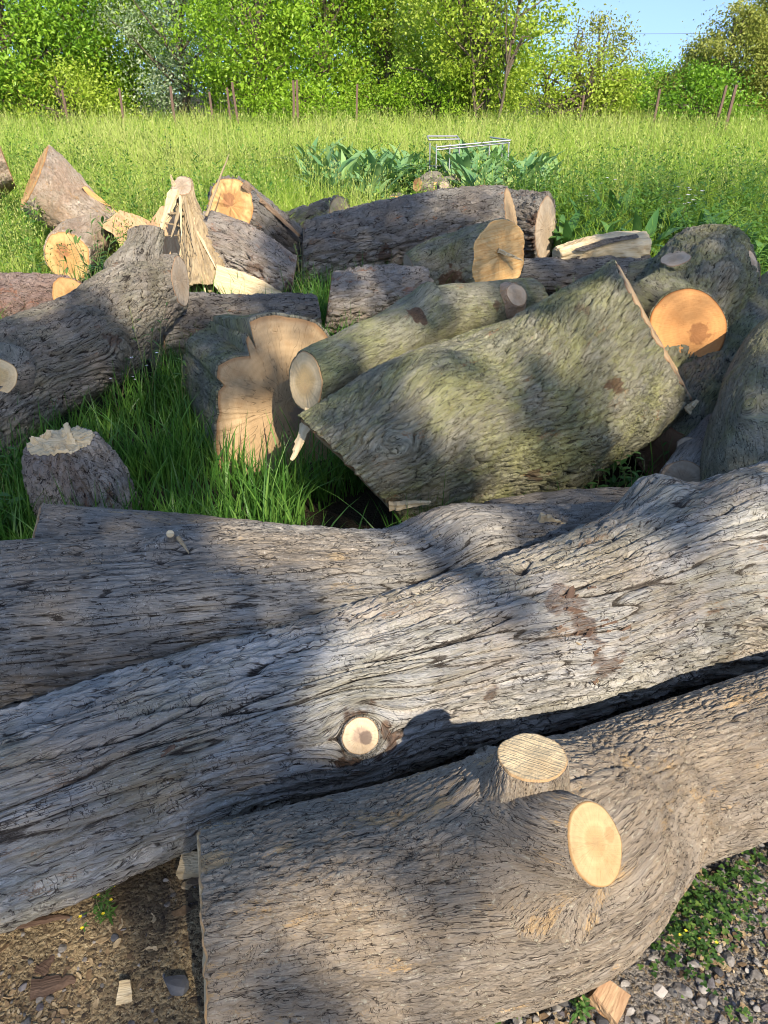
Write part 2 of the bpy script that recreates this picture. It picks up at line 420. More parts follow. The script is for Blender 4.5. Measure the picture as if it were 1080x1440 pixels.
    for e, (ce, nn, ax) in enumerate(((C[0], norms[0], T[0]), (C[-1], norms[1], T[-1]))):
        den = float(ax@nn)
        if abs(den) < .12: den = .12*np.sign(den) if den else .12
        sd = s if e == 0 else L-s
        w = 1-sst(0, min(L*.8, 4.5*R[0 if e == 0 else -1]), sd)
        for A in (V, Vs):
            t = np.einsum('ijk,k->ij', ce-A, nn)/den
            ring = t[0 if e == 0 else -1]+.22*ragged*fbm(np.stack([np.cos(th)*7, np.sin(th)*7, 0*th+seed+e], 1), 4, seed+40)*R[0 if e == 0 else -1]                       # slide of the end ring
            A += ax*(ring[None, :]*w[:, None])[..., None]
    scar = np.zeros((ns, nt))
    for sc_ in scars:
        q = (bx-sc_['at'][0])**2+(by-sc_['at'][1])**2+np.where(tow > 0, 0, 1e9)
        i, j = np.unravel_index(np.argmin(q), q.shape)
        d = np.linalg.norm(Vs-Vs[i, j], axis=-1)
        nz = fbm(Vs.reshape(-1, 3)*22., 3, seed+9).reshape(ns, nt)
        scar = np.maximum(scar, sc_.get('k', 1.)*sst(sc_['r'], sc_['r']*.45, d+nz*sc_['r']*.9))
    # rim rings (bark thickness) folded in towards the core
    rows = [V.reshape(-1, 3)]; ridge = [h.ravel()]; cos_ = [co]; sca = [scar.ravel()]
    cen = [Vs[0].mean(0), Vs[-1].mean(0)]
    n0 = ns*nt; nrow = 0
    def idx(i): return i*nt+np.arange(nt)
    quads = []
    a = (np.arange(ns-1)[:, None]*nt+np.arange(nt)[None]); b = (np.arange(ns-1)[:, None]*nt+(np.arange(nt)+1)[None] % nt)
    quads.append(np.stack([a, b, b+nt, a+nt], -1).reshape(-1, 4))
    base_i = n0
    for e in (0, 1):
        src = 0 if e == 0 else ns-1
        Ev = V[src]; 
        inner = cen[e]+(Vs[src]-cen[e])*(1-rim)
        inner2 = cen[e]+(Vs[src]-cen[e])*(1-rim*2.2)-norms[e]*.012
        rows += [inner, inner2]; ridge += [np.full(nt, .25)]*2
        cos_ += [co.reshape(ns, nt, 3)[src]]*2; sca += [np.full(nt, .55), np.full(nt, .55)]
        k = np.arange(nt); k1 = (k+1) % nt
        o = src*nt
        q1 = np.stack([o+k, o+k1, base_i+k1, base_i+k], -1); q2 = np.stack([base_i+k, base_i+k1, base_i+nt+k1, base_i+nt+k], -1)
        if e == 0: q1 = q1[:, ::-1]; q2 = q2[:, ::-1]
        quads += [q1, q2]; base_i += 2*nt
    VV = np.concatenate(rows)
    origin = C.mean(0) if parent is None else None
    ob = mesh_obj(name, VV, np.concatenate(quads), mat, parent, origin, True,
                  dict(bark_co=np.concatenate(cos_), ridge=np.concatenate(ridge), scar=np.concatenate(sca)))
    if parent is None: tag(ob, label, cat, group)
    if foot:
        for i in range(0, ns, max(1, ns//24)):
            if C[i, 2]-R[i] < .22: FOOT.append((C[i, 0], C[i, 1], R[i]))
    # cut faces
    for e in (0, 1):
        cm = cutmat[e]
        if cm is None: continue
        src = 0 if e == 0 else -1
        out = Vs[src]; c0 = cen[e]; nn = norms[e]
        ex = unit(np.cross([0, 0, 1.], nn)) if abs(nn[2]) < .95 else np.array([1., 0, 0]); ey = np.cross(nn, ex)
        fr = [1., .985, .95, .9, .82, .72, .6, .47, .33, .18]
        ringv = []; cr = []
        for f in fr:
            pnt = c0+(out-c0)*(cap_scale*f); ringv.append(pnt); cr.append(np.full(nt, f))
        Vc = np.concatenate(ringv+[c0[None]]); crr = np.concatenate(cr+[np.zeros(1)])
        loc = Vc-c0; cx = loc@ex-pith[e][0]; cy = loc@ey-pith[e][1]
        pco = np.stack([cx*14, cy*14, np.full(len(cx), seed*2.)], 1)
        disp = .0035+.0022*fbm(pco, 2, seed+30)
        disp = disp*np.where(crr >= .999, 0.0, 1.)
        if jag[e]:
            jn = fbm(np.stack([cx*22, cy*22, np.full(len(cx), seed*2.)], 1), 4, seed+31)
            disp = disp+jag[e]*np.clip(jn+.25, -.6, 1.5)*np.where(crr > .99, .2, 1.)
        Vc = Vc+nn*disp[:, None]
        q = []
        k = np.arange(nt); k1 = (k+1) % nt
        for f in range(len(fr)-1):
            q.append(np.stack([f*nt+k, f*nt+k1, (f+1)*nt+k1, (f+1)*nt+k], -1))
        q = np.concatenate(q); tri = np.stack([(len(fr)-1)*nt+k, (len(fr)-1)*nt+k1, np.full(nt, len(fr)*nt)], -1)
        # orientation
        v = np.cross(Vc[q[:, 1]]-Vc[q[:, 0]], Vc[q[:, 2]]-Vc[q[:, 0]]).sum(0)
        if v@nn < 0: q = q[:, ::-1]; tri = tri[:, ::-1]
        mesh_obj(cut_name, Vc, [q, tri], cm, ob, None, True, dict(cut_co=np.stack([cx, cy, np.zeros(len(cx))], 1), cut_r=crr, bark_co=np.stack([cx, cy, np.zeros(len(cx))], 1)))
    return ob

def surf(ob, px, py):
    """the point where a survey sighting meets a log, and the surface normal there"""
    bpy.context.view_layer.update()
    o = Vector((0, 0, CAMH)); d = (Vector(P(px, py, 1.))-o).normalized(); L = ob.location
    ok, loc, nor, _ = ob.ray_cast(o-L, d)
    return (np.array(loc+L), np.array(nor)) if ok else (P(px, py, 2.), np.array([0, 0, 1.]))
def stub(parent, nodes, mat, cutmat, normal=None, bark=(.05, .016, .005, 'fine'), seed=1, **kw):
    kw.setdefault('blend', nodes[-1][1]*.8); kw.setdefault('ragged', .05)
    return make_log('branch_stub', nodes, mat, (None, cutmat), bark, cuts=(None, normal), seed=seed, parent=parent, foot=False, **kw)

def splinter(name, a, b, w, t, mat, parent=None, label=None, seed=0, fork=True, cat='splinter', up=(0, 0, 1)):
    """a torn sliver of timber from a (thick end) to b (ragged point)"""
    r = random.Random(seed); a = np.array(a, float); b = np.array(b, float); ax = unit(b-a); L = np.linalg.norm(b-a)
    u = np.cross(ax, unit(up)); u = unit(u) if np.linalg.norm(u) > 1e-3 else np.array([1., 0, 0]); v = np.cross(u, ax)
    n = 12; V = []; co = []
    for i in range(n):
        f = i/(n-1); ww = w*(1-.75*f**1.5)*(1+.18*r.uniform(-1, 1)); tt = t*(1-.7*f)*(1+.2*r.uniform(-1, 1)); c = a+ax*L*f+u*min(w, .03)*.10*r.uniform(-1, 1)
        for (p, q) in ((-.5, -.5), (-.1, -.62), (.5, -.5), (.55, .4), (.1, .6), (-.5, .5)):
            j = 1+.14*r.uniform(-1, 1)
            V.append(c+u*ww*p*j+v*tt*q*j+ax*L*.05*r.uniform(-1, 1)*(1 if 0 < i else 0)); co.append((L*f, ww*p+seed, tt*q))
    fc = []
    for i in range(n-1):
        for k in range(6):
            k1 = (k+1) % 6; fc.append((i*6+k, i*6+k1, i*6+6+k1, i*6+6+k))
    fc.append(tuple(range(5, -1, -1))); fc.append(tuple((n-1)*6+k for k in range(6)))
    o = mesh_obj(name, V, fc, mat, parent, None if parent is not None else (a+b)/2, False, dict(bark_co=np.array(co)))
    if parent is None: tag(o, label, cat)
    return o

def slab(name, outline, d, thick, mat, parent=None, label=None, cat='split wood', grain=(1, 0), seed=0, tilt=(0, 0), matb=None, n=60):
    """a split board: an outline sighted at distance d (tilted by dd/dx, dd/dy per 100 px), given real thickness away from the viewer, rough edges"""
    o = np.array(outline, float); c = o.mean(0)
    per = np.vstack([o, o[:1]]); sl = np.concatenate([[0], np.cumsum(np.linalg.norm(np.diff(per, axis=0), axis=1))])
    t = np.linspace(0, sl[-1], n, endpoint=False); q = np.stack([np.interp(t, sl, per[:, k]) for k in (0, 1)], 1)
    rs = np.random.default_rng(seed); q += rs.normal(0, .004, q.shape)*np.ptp(o, axis=0).max()
    def w(pt, dd): return P(pt[0], pt[1], d+tilt[0]*(pt[0]-c[0])/100+tilt[1]*(pt[1]-c[1])/100+dd)
    fr = [1., .9, .7, .45, .2]
    front = [np.array([w(c+(p-c)*f, 0) for p in q]) for f in fr]+[np.array([w(c, 0)])]
    back = [np.array([w(c+(p-c)*.96, thick) for p in q])]
    V = np.concatenate(front+back+[np.array([w(c, thick)])])
    nb = len(fr)*n; bi = nb+1; k = np.arange(n); k1 = (k+1) % n
    quads = [np.stack([f*n+k, f*n+k1, (f+1)*n+k1, (f+1)*n+k], -1) for f in range(len(fr)-1)]
    quads.append(np.stack([k1, k, bi+k, bi+k1], -1))
    tris = [np.stack([(len(fr)-1)*n+k, (len(fr)-1)*n+k1, np.full(n, nb)], -1), np.stack([bi+k1, bi+k, np.full(n, bi+n)], -1)]
    nr = unit(np.cross(V[1]-V[0], V[nb]-V[0])); 
    V[:nb] += nr*(fbm(V[:nb]*14, 3, seed+3)*.018)[:, None]
    ang = math.atan2(grain[1], grain[0]); X, Y, D = PIX(V)
    m = D.mean()/F; gx = (X*cos(ang)+Y*sin(ang))*m; gy = (-X*sin(ang)+Y*cos(ang))*m
    ob = mesh_obj(name, V, [np.concatenate(quads), np.concatenate(tris)], mat, parent, None if parent is not None else V.mean(0), False,
                  dict(bark_co=np.stack([gx, gy, D], 1), cut_co=np.stack([gx, gy, 0*gx], 1), cut_r=np.full(len(V), .4), ridge=np.full(len(V), .6), scar=np.zeros(len(V))))
    if parent is None: tag(ob, label, cat)
    return ob
# ---------------------------------------------------------------- materials of the timber
BARK_A = bark_mat('bark_brown_grey', (.53, .43, .32), (.055, .041, .031), (.39, .335, .275), .9, (.60, .40, .20), .6, None, 0, .55, 1., 1.3, .9, 1.2)
BARK_B = bark_mat('bark_silver', (.70, .685, .665), (.07, .058, .05), (.52, .45, .38), .9, (.36, .23, .14), .0, (.30, .29, .15), .35, .85, 2., 1.9, 1.3, 1.)
BARK_C = bark_mat('bark_dark_grey', (.42, .40, .37), (.05, .042, .036), (.35, .30, .245), .9, (.48, .36, .22), .18, None, 0, .7, 3., 1.9, 1., 1.1)
BARK_K = bark_mat('bark_green', (.33, .325, .23), (.07, .068, .048), (.36, .34, .275), .8, (.30, .17, .09), .05, (.37, .38, .145), .72, .6, 4., 1.2, 1.1, 1.)
BARK_L = bark_mat('bark_green_dark', (.30, .30, .225), (.038, .038, .029), (.34, .32, .265), .8, None, 0, (.33, .345, .14), .7, .8, 5., 1., 1.2, 1.)
BARK_P = bark_mat('bark_blue_grey', (.42, .40, .37), (.045, .036, .03), (.34, .30, .265), .9, (.42, .20, .10), .1, None, 0, 1.6, 6., 1.2, 1.6, 1.1)
BARK_F = bark_mat('bark_ridged_grey', (.46, .415, .35), (.05, .04, .033), (.36, .31, .26), .9, (.30, .17, .10), .15, (.29, .29, .18), .4, 1.1, 7., 1.1, 1.3, 1.1)
BARK_G = bark_mat('bark_reddish', (.48, .37, .33), (.08, .052, .04), (.42, .28, .24), .9, (.50, .24, .15), .5, None, 0, 1.4, 8., 1., 1.3, 1.1)
BARK_X = bark_mat('bark_pale_pink', (.74, .61, .47), (.36, .24, .155), (.68, .50, .36), .9, (.62, .38, .18), .4, None, 0, 1.3, 9., 1., 1.3, 1.1)
BARK_T = bark_mat('bark_pale_grey', (.60, .54, .48), (.07, .055, .046), (.50, .40, .33), .9, (.40, .21, .13), .3, None, 0, 1.2, 10., .8, 1.5, 1.1)

CUT_PALE = wood_mat('cut_pale', (.41, .30, .155), (.36, .235, .11), .35, (.30, .19, .09), (.038, -.012), .016, .35, .9, .35, 60, .8, 1.)
CUT_ROUGH = wood_mat('cut_rough', (.52, .41, .25), None, .5, None, (0, 0), .1, 1.0, 1.05, .1, 40, 2.2, 2.)
CUT_KNOT = wood_mat('cut_knot', (.56, .44, .30), (.30, .22, .17), .45, (.12, .085, .07), (.01, -.008), .018, .4, .3, .9, 90, 1., 3.)
CUT_ORANGE = wood_mat('cut_orange', (.46, .235, .085), (.40, .20, .07), .6, (.20, .085, .03), (.03, -.015), .060, .9, 1.45, .25, 45, 1., 4.)
CUT_TAN = wood_mat('cut_tan', (.40, .285, .165), (.33, .225, .125), .5, (.20, .14, .10), (.08, -.10), .085, .6, .15, .9, 34, 1.2, 5.)
CUT_OVAL = wood_mat('cut_oval', (.60, .46, .27), (.50, .34, .15), .55, None, (0, 0), .1, .7, 1.1, .3, 60, 1., 6.)
CUT_GREY = wood_mat('cut_grey', (.40, .32, .235), (.33, .25, .17), .5, None, (0, 0), .1, .6, 1.3, .8, 40, 1.2, 7.)
CUT_GOLD = wood_mat('cut_gold', (.60, .38, .165), (.45, .23, .085), .6, (.28, .13, .06), (-.03, .05), .07, .8, .8, .25, 30, 1.6, 8.)
CUT_SPLIT = wood_mat('cut_split_orange', (.62, .37, .15), (.58, .30, .10), .5, (.28, .12, .045), (-.05, -.14), .07, 1., 1.5, .4, 20, 2.5, 9.)
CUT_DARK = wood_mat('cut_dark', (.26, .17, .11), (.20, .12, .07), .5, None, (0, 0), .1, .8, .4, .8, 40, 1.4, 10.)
TORN = fibre_mat('torn_wood', (.32, .25, .15), (.22, .165, .10), (.10, .07, .045))
TORN_PALE = fibre_mat('torn_wood_pale', (.56, .46, .30), (.46, .35, .20), (.22, .145, .08))
TORN_GOLD = fibre_mat('split_wood_gold', (.56, .37, .165), (.50, .28, .10), (.25, .11, .045))
TORN_RED = fibre_mat('split_wood_red', (.42, .285, .165), (.34, .20, .11), (.15, .08, .045))
DEBRIS = fibre_mat('bark_debris', (.125, .08, .055), (.085, .052, .036), (.035, .022, .016))

# ---------------------------------------------------------------- the three long trunks in front
A = make_log('felled_trunk', [N(288, 1322, 146), N(420, 1296, 151), N(560, 1272, 157), N(700, 1236, 160), N(780, 1203, 156), N(845, 1160, 130), N(905, 1118, 109), N(970, 1093, 105), N(1080, 1055, 102), N(1290, 985, 98)],
  BARK_A, (CUT_OVAL, CUT_OVAL), (.16, .021, .014, 'fine'), seed=11, lump=.02, ragged=.2, rim=.03, cap_scale=.975,
  bumps=[dict(at=(735, 1150), ws=.125, wt=.135, amp=.075, flow=.08, fs=.6), dict(at=(820, 1195), ws=.10, wt=.11, amp=.02), dict(at=(460, 1230), ws=.16, wt=.09, amp=.012)],
  label='brown grey trunk lying nearest on the gravel, with two pale sawn stubs', cuts=(EDGE((284, 1175), (296, 1440), True), None))
T1 = P(748, 1066, 1.35); T2 = P(836, 1187, 1.25)
st1 = stub(A, [(np.array([.24, 1.01, .20]), .135), (np.array([.250, 1.01, .36]), .122), (T1+(-.004, .0, -.075), .078), (T1, .0615)], BARK_A, CUT_ROUGH, (-.05, .10, 1.), (.05, .014, .0035, 'fine'), 12, lump=.035, rim=.03, cap_scale=.985, jag=(0, .004), pith=((0, 0), (.01, 0)), blend=.12)
stub(A, [(np.array([.215, 1.02, .26]), .115), (np.array([.255, .97, .35]), .116), (T2+(-.045, .032, -.035), .083), (T2, .067)], BARK_A, CUT_PALE, (.56, -.46, .52), (.05, .014, .0035, 'fine'), 13, lump=.03, rim=.03, cap_scale=.985, ell=(1.07, 1.2), blend=.12, blend_to=(st1,))

B = make_log('felled_trunk', [N(-190, 1225, 133), N(0, 1152, 136), N(300, 1037, 124), N(500, 979, 121), N(660, 925, 118), N(800, 884, 123), N(930, 834, 131), N(1080, 793, 134), N(1270, 740, 138)],
  BARK_B, (CUT_GREY, CUT_GREY), (.42, .034, .034, 'ridge'), seed=21, lump=.03, twist=.25,
  bumps=[dict(at=(506, 1033), ws=.075, amp=.024, flow=.055, fs=1.1), dict(at=(926, 705), ws=.085, wt=.10, amp=.075), dict(at=(1050, 690), ws=.12, wt=.10, amp=.05), dict(at=(850, 900), ws=.16, wt=.10, amp=.02), dict(at=(980, 830), ws=.09, wt=.10, amp=-.022),
         dict(at=(640, 960), ws=.2, wt=.08, amp=.018), dict(at=(620, 1040), ws=.10, wt=.06, amp=-.012), dict(at=(150, 1120), ws=.25, wt=.06, amp=.012)],
  scars=[dict(at=(800, 845), r=.08, k=.55), dict(at=(815, 880), r=.06, k=.6), dict(at=(850, 930), r=.06, k=.55), dict(at=(506, 1033), r=.085, k=1.2), dict(at=(690, 975), r=.03, k=.6)],
  label='long silver barked trunk with one small sawn knot and red brown debris on it')
kn = surf(B, 507, 1034)[0]; kd = unit(np.array([.02, -.80, .60]))
stub(B, [(kn-kd*.10, .066), (kn-kd*.04, .052), (kn+kd*.012, .043)], BARK_B, CUT_KNOT, kd+np.array([.18, 0, 0]), (.03, .012, .004, 'fine'), 22, lump=.05, rim=.05)

C = make_log('felled_trunk', [N(-200, 960, 140), N(0, 906, 141), N(150, 890, 139), N(300, 874, 136), N(430, 862, 122), N(560, 846, 103), N(660, 806, 95), N(800, 782, 72), N(900, 760, 62)],
  BARK_C, (CUT_GREY, CUT_GREY), (.30, .024, .020, 'ridge'), seed=31, lump=.022,
  bumps=[dict(at=(240, 765), ws=.05, wt=.06, amp=.022, flow=.03, fs=.8), dict(at=(650, 735), ws=.12, wt=.12, amp=.03), dict(at=(100, 900), ws=.2, wt=.1, amp=.012)],
  label='long dark grey trunk, third from the front, bearing a tiny snapped twig')
tw = P(243, 757, 2.02)
stub(C, [(tw+np.array([0, .06, -.03]), .02), (tw, .012), (tw+np.array([.005, -.03, .03]), .010)], BARK_C, TORN_PALE, None, (.03, .01, .002, 'fine'), 32, jag=(0, .01))
splinter('splinter', P(250, 755, 2.0), P(266, 778, 1.985), .010, .008, TORN, C, seed=3)

C2 = make_log('felled_trunk', [ND(38, 795, 88, 2.48), ND(200, 793, 76, 2.56), ND(420, 800, 60, 2.66)], BARK_C, (CUT_TAN, CUT_GREY), (.11, .018, .007, 'ridge'), seed=35, lump=.03, cuts=(EDGE((50, 705), (35, 765), True), None),
  label='dark grey trunk end with a clean left cut, just behind the third trunk')
D_ = make_log('short_log', [N(690, 752, 46), N(790, 738, 48), N(900, 728, 45), N(960, 715, 40)], BARK_C, (CUT_TAN, CUT_GREY), (.10, .018, .008, 'ridge'), seed=36, lump=.05, cuts=((-.9, -.4, .1), None),
  bumps=[dict(at=(815, 712), ws=.06, wt=.08, amp=.02)], label='small dark log wedged beneath the big mossy trunk, beside a pale wood chip')

# ---------------------------------------------------------------- the mossy middle group
K = make_log('forked_log', [(P(500, 664, 3.06), .285), (P(560, 636, 3.14), .325), (P(625, 606, 3.23), .350), (P(766, 566, 3.42), .384), (P(850, 515, 3.58), .395), (P(919, 466, 3.76), .398)],
  BARK_K, (CUT_TAN, CUT_TAN), (.15, .022, .026, 'ridge'), seed=41, lump=.07, ragged=.3, twist=-.5, rim=.03, mincos=.3, cuts=(EDGE((424, 592), (562, 730)), EDGE((862, 367), (975, 565), True)+np.array([0, -.02, 0])),
  bumps=[dict(at=(640, 520), ws=.13, wt=.15, amp=.060), dict(at=(592, 610), ws=.07, amp=.03, flow=.06, fs=.8), dict(at=(550, 612), ws=.05, amp=.015),
         dict(at=(800, 670), ws=.14, wt=.14, amp=.04), dict(at=(560, 560), ws=.18, wt=.10, amp=-.02), dict(at=(740, 480), ws=.12, wt=.10, amp=-.035), dict(at=(690, 600), ws=.2, wt=.12, amp=.02), dict(at=(960, 560), ws=.1, wt=.12, amp=.03)],
  scars=[dict(at=(760, 660), r=.05, k=.6), dict(at=(940, 490), r=.05, k=.7), dict(at=(880, 395), r=.05, k=.5), dict(at=(565, 700), r=.06, k=.5)],
  label='huge green mossy trunk with wavy bark, tilted up to the right')
splinter('splinter', P(440, 576, 3.02), P(412, 645, 2.96), .055, .014, TORN_PALE, K, seed=5)
kt = surf(K, 566, 708)[0]
splinter('torn_edge', kt+(-.05, -.02, .0), kt+(.10, -.02, .015), .036, .03, TORN_PALE, K, seed=8)

J = make_log('branch_log', [(P(430, 537, 3.13), .118), (P(480, 512, 3.27), .122), (P(540, 484, 3.44), .126), (P(610, 446, 3.68), .140), (P(680, 437, 3.95), .140), (P(745, 428, 4.2), .130)],
  BARK_K, (CUT_OVAL, CUT_OVAL), (.08, .016, .006, 'fine'), seed=45, lump=.05, cuts=((-.76, -.62, .18), None), rim=.04, foot=False,
  bumps=[dict(at=(603, 412), ws=.05, wt=.06, amp=.05), dict(at=(590, 440), ws=.05, amp=-.012)], scars=[dict(at=(590, 440), r=.055, k=1.), dict(at=(700, 425), r=.05, k=.6)],
  label='slim green branch log lying along the top of the huge mossy trunk')
jd = unit(np.array([.35, -.6, .5])); jn = surf(J, 720, 420)[0]+jd*.03
stub(J, [(jn-jd*.12, .085), (jn-jd*.03, .072), (jn+jd*.01, .062)], BARK_X, CUT_GREY, jd, (.03, .01, .004, 'fine'), 46)

# the crotch slice: an outline of the sawn face, carried back along the grain
hp = P(385, 575, 3.62); hn = unit(np.array([.40, -.91, .10])); hb = P(322, 522, 4.35); hax = unit(hp-hb)
outl = [(343, 462), (350, 450), (365, 444), (385, 441), (405, 444), (425, 446), (445, 452), (458, 466), (466, 482), (478, 510), (485, 560), (480, 620), (470, 665), (440, 690), (405, 700), (378, 692), (350, 700), (322, 704), (312, 680), (306, 645), (303, 610), (307, 580), (304, 550), (312, 540), (302, 530), (304, 512), (325, 502), (350, 498), (362, 494), (350, 484), (344, 474)]
def ray_plane(px, py):
    d0 = P(px, py, 1.)-np.array([0, 0, CAMH]); t = ((hp-np.array([0, 0, CAMH]))@hn)/(d0@hn); return np.array([0, 0, CAMH])+d0*t
o3 = np.array([ray_plane(*q) for q in outl]); o3 = o3-hp; o3 = o3-np.outer(o3@hax, hax)
Nh = unit(np.cross(hax, [0, 0, 1.])); Bh = np.cross(Nh, hax)
th_ = np.arctan2(o3@Bh, o3@Nh); rh_ = np.linalg.norm(o3, axis=1); od = np.argsort(th_); th_, rh_ = th_[od], rh_[od]
def hprof(u, th):
    t = (th+pi) % (2*pi)-pi
    r = np.interp(t, np.concatenate([th_[-3:]-2*pi, th_, th_[:3]+2*pi]), np.concatenate([rh_[-3:], rh_, rh_[:3]]))/.3
    sm = 1+.0*th
    w = .35+.65*u[:, None]
    return w*r[None]+(1-w)*sm*.95
H = make_log('forked_log', [(hb, .28), ((hp+hb)/2, .29), (hp, .30)], BARK_L, (CUT_TAN, CUT_TAN), (.07, .018, .010, 'ridge'), seed=51, lump=.02, ragged=.12, profile=hprof, cuts=(None, hn), rim=.03, cap_scale=.972, pith=((0, 0), (.04, .05)), px=1.4,
  label='lobed crotch of a trunk with its tan sawn face standing in the lush grass')
I = make_log('short_log', [N(215, 475, 50), N(300, 462, 47), N(445, 456, 42)], BARK_P, (CUT_GREY, CUT_GREY), (.15, .045, .036, 'plate'), seed=55, lump=.08,
  label='rough blue grey log lying behind the lobed crotch, under the left forked limb')

# ---------------------------------------------------------------- right hand side
L_ = make_log('gnarled_trunk', [ND(893, 628, 62, 4.05), ND(925, 545, 70, 4.18), ND(960, 460, 74, 4.32), ND(985, 400, 70, 4.47), ND(1000, 360, 52, 4.6), ND(1003, 338, 26, 4.66)],
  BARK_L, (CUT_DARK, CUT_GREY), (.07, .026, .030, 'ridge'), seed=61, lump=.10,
  bumps=[dict(at=(1025, 395), ws=.11, amp=.08), dict(at=(935, 385), ws=.1, amp=.04), dict(at=(990, 350), ws=.08, amp=.05)], cuts=((-.45, -.75, -.45), None),
  label='gnarled mossy trunk with a big round orange cut face, right of the huge mossy trunk')
fo = P(967, 461, 3.93); fn = unit(np.array([-.10, -.93, .36]))
stub(L_, [(fo-fn*.42, .235), (fo-fn*.2, .215), (fo, .196)], BARK_L, CUT_ORANGE, fn, (.06, .018, .010, 'ridge'), 62, ell=(1.06, .9), lump=.03, rim=.02, cap_scale=.97, pith=((0, 0), (.03, -.01)))
t2 = P(950, 364, 4.22); n2 = unit(np.array([-.35, -.12, .92]))
stub(L_, [(P(985, 395, 4.4), .12), (P(962, 376, 4.27), .10), (t2, .082)], BARK_L, CUT_GREY, n2, (.05, .016, .008, 'ridge'), 63, ell=(1.25, .2), lump=.05)
t3 = P(1054, 375, 4.3); n3 = unit(np.array([.62, -.68, .35]))
stub(L_, [(P(1010, 400, 4.45), .14), (P(1035, 384, 4.36), .11), (t3, .088)], BARK_L, CUT_GREY, n3, (.05, .016, .010, 'ridge'), 64, lump=.12, jag=(0, .012))
stub(L_, [(P(1030, 405, 4.5), .09), (P(1068, 388, 4.5), .065)], BARK_L, CUT_DARK, (.9, -.35, .2), (.05, .016, .008, 'ridge'), 65, lump=.1)
stub(L_, [(P(975, 415, 4.5), .17), (P(925, 405, 4.55), .15), (P(880, 402, 4.6), .13)], BARK_L, CUT_GREY, None, (.06, .018, .010, 'ridge'), 66, lump=.08)

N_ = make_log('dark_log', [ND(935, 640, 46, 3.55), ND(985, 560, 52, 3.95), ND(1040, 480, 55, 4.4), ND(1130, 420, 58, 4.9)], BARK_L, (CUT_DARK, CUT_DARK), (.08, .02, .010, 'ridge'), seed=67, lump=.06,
  label='dark log in deep shade slanting up behind the right hand trunk')
M = make_log('felled_trunk', [(P(1075, 720, 2.85), .215), (P(1075, 660, 3.0), .225), (P(1090, 590, 3.2), .245), (P(1125, 520, 3.45), .26), (P(1190, 450, 3.8), .26)], BARK_L, (CUT_GREY, CUT_GREY), (.09, .02, .008, 'fine'), seed=71, lump=.05, px=1.7,
  bumps=[dict(at=(1068, 575), ws=.08, amp=.03, flow=.07, fs=1.6), dict(at=(1030, 640), ws=.1, amp=.03)],
  label='smooth green grey trunk at the right edge rising from behind the silver barked trunk')
O_ = make_log('dark_log', [ND(958, 676, 30, 3.12), ND(985, 640, 32, 3.4), ND(1010, 600, 32, 3.75)], BARK_C, (CUT_GREY, CUT_GREY), (.07, .02, .006, 'fine'), seed=73, lump=.05, cuts=((-.3, -.9, .2), None),
  label='small dark log in the shaded hollow, half hidden by the silver barked trunk')
stub(O_, [(P(985, 640, 3.42), .05), (P(967, 628, 3.33), .042)], BARK_C, CUT_GREY, (-.4, -.75, .5), (.04, .012, .004, 'fine'), 74)

# ---------------------------------------------------------------- left hand side
e0 = P(97, 628, 3.05)*np.array([1, 1, 0])
E = make_log('tree_stump', [(e0+(.04, -.02, -.05), .205), (e0+(.025, -.01, .17), .190), (e0+(-.005, 0, .29), .165), (P(88, 622, 3.05), .125)], BARK_T, (CUT_GREY, TORN_PALE), (.10, .030, .026, 'plate'), seed=81, lump=.10, ragged=.5, jag=(0, .022), cuts=(None, (-.05, -.05, 1.)), px=1.4,
  label='short grey stump with a ragged torn pale top, under the left forked limb')
F_ = make_log('forked_limb', [ND(-110, 640, 84, 3.35), ND(0, 548, 78, 3.75), ND(70, 510, 71, 4.0), ND(130, 478, 66, 4.3), ND(190, 430, 58, 4.5), ND(225, 410, 45, 4.6), ND(254, 396, 33, 4.66)], BARK_F, (CUT_GREY, CUT_GREY), (.20, .030, .027, 'ridge'), seed=85, lump=.06, cuts=(None, (.98, -.02, .12)), mincos=.3, twist=.4,
  bumps=[dict(at=(165, 492), ws=.12, wt=.12, amp=.05, flow=.08), dict(at=(120, 450), ws=.10, wt=.10, amp=.03)], scars=[dict(at=(150, 480), r=.07, k=.6)],
  label='thick ridged grey limb with a short upright fork, reaching in from the left edge')
stub(F_, [(P(176, 430, 4.5), .14), (P(190, 385, 4.53), .115), (P(201, 350, 4.57), .102), (P(206, 325, 4.6), .096)], BARK_F, CUT_GREY, (-.1, .45, .88), (.16, .028, .020, 'ridge'), 86, lump=.05, blend=.07)
fl = surf(F_, 4, 530)[0]; fd = unit(np.array([.45, -.85, .25]))
stub(F_, [(fl-fd*.18, .12), (fl-fd*.05, .10), (fl+fd*.035+(-.03, 0, 0), .085)], BARK_F, CUT_OVAL, (.45, -.85, .25), (.05, .016, .006, 'fine'), 87)
G_ = make_log('short_log', [N(-90, 448, 50), N(0, 436, 47), N(70, 430, 41), N(113, 428, 36)], BARK_G, (CUT_GOLD, CUT_GOLD), (.17, .05, .03, 'plate'), seed=89, lump=.06, cuts=(None, (.85, -.15, .3)),
  scars=[dict(at=(5, 450), r=.12, k=.5)], label='reddish barked log at the left edge, behind the thick ridged limb')

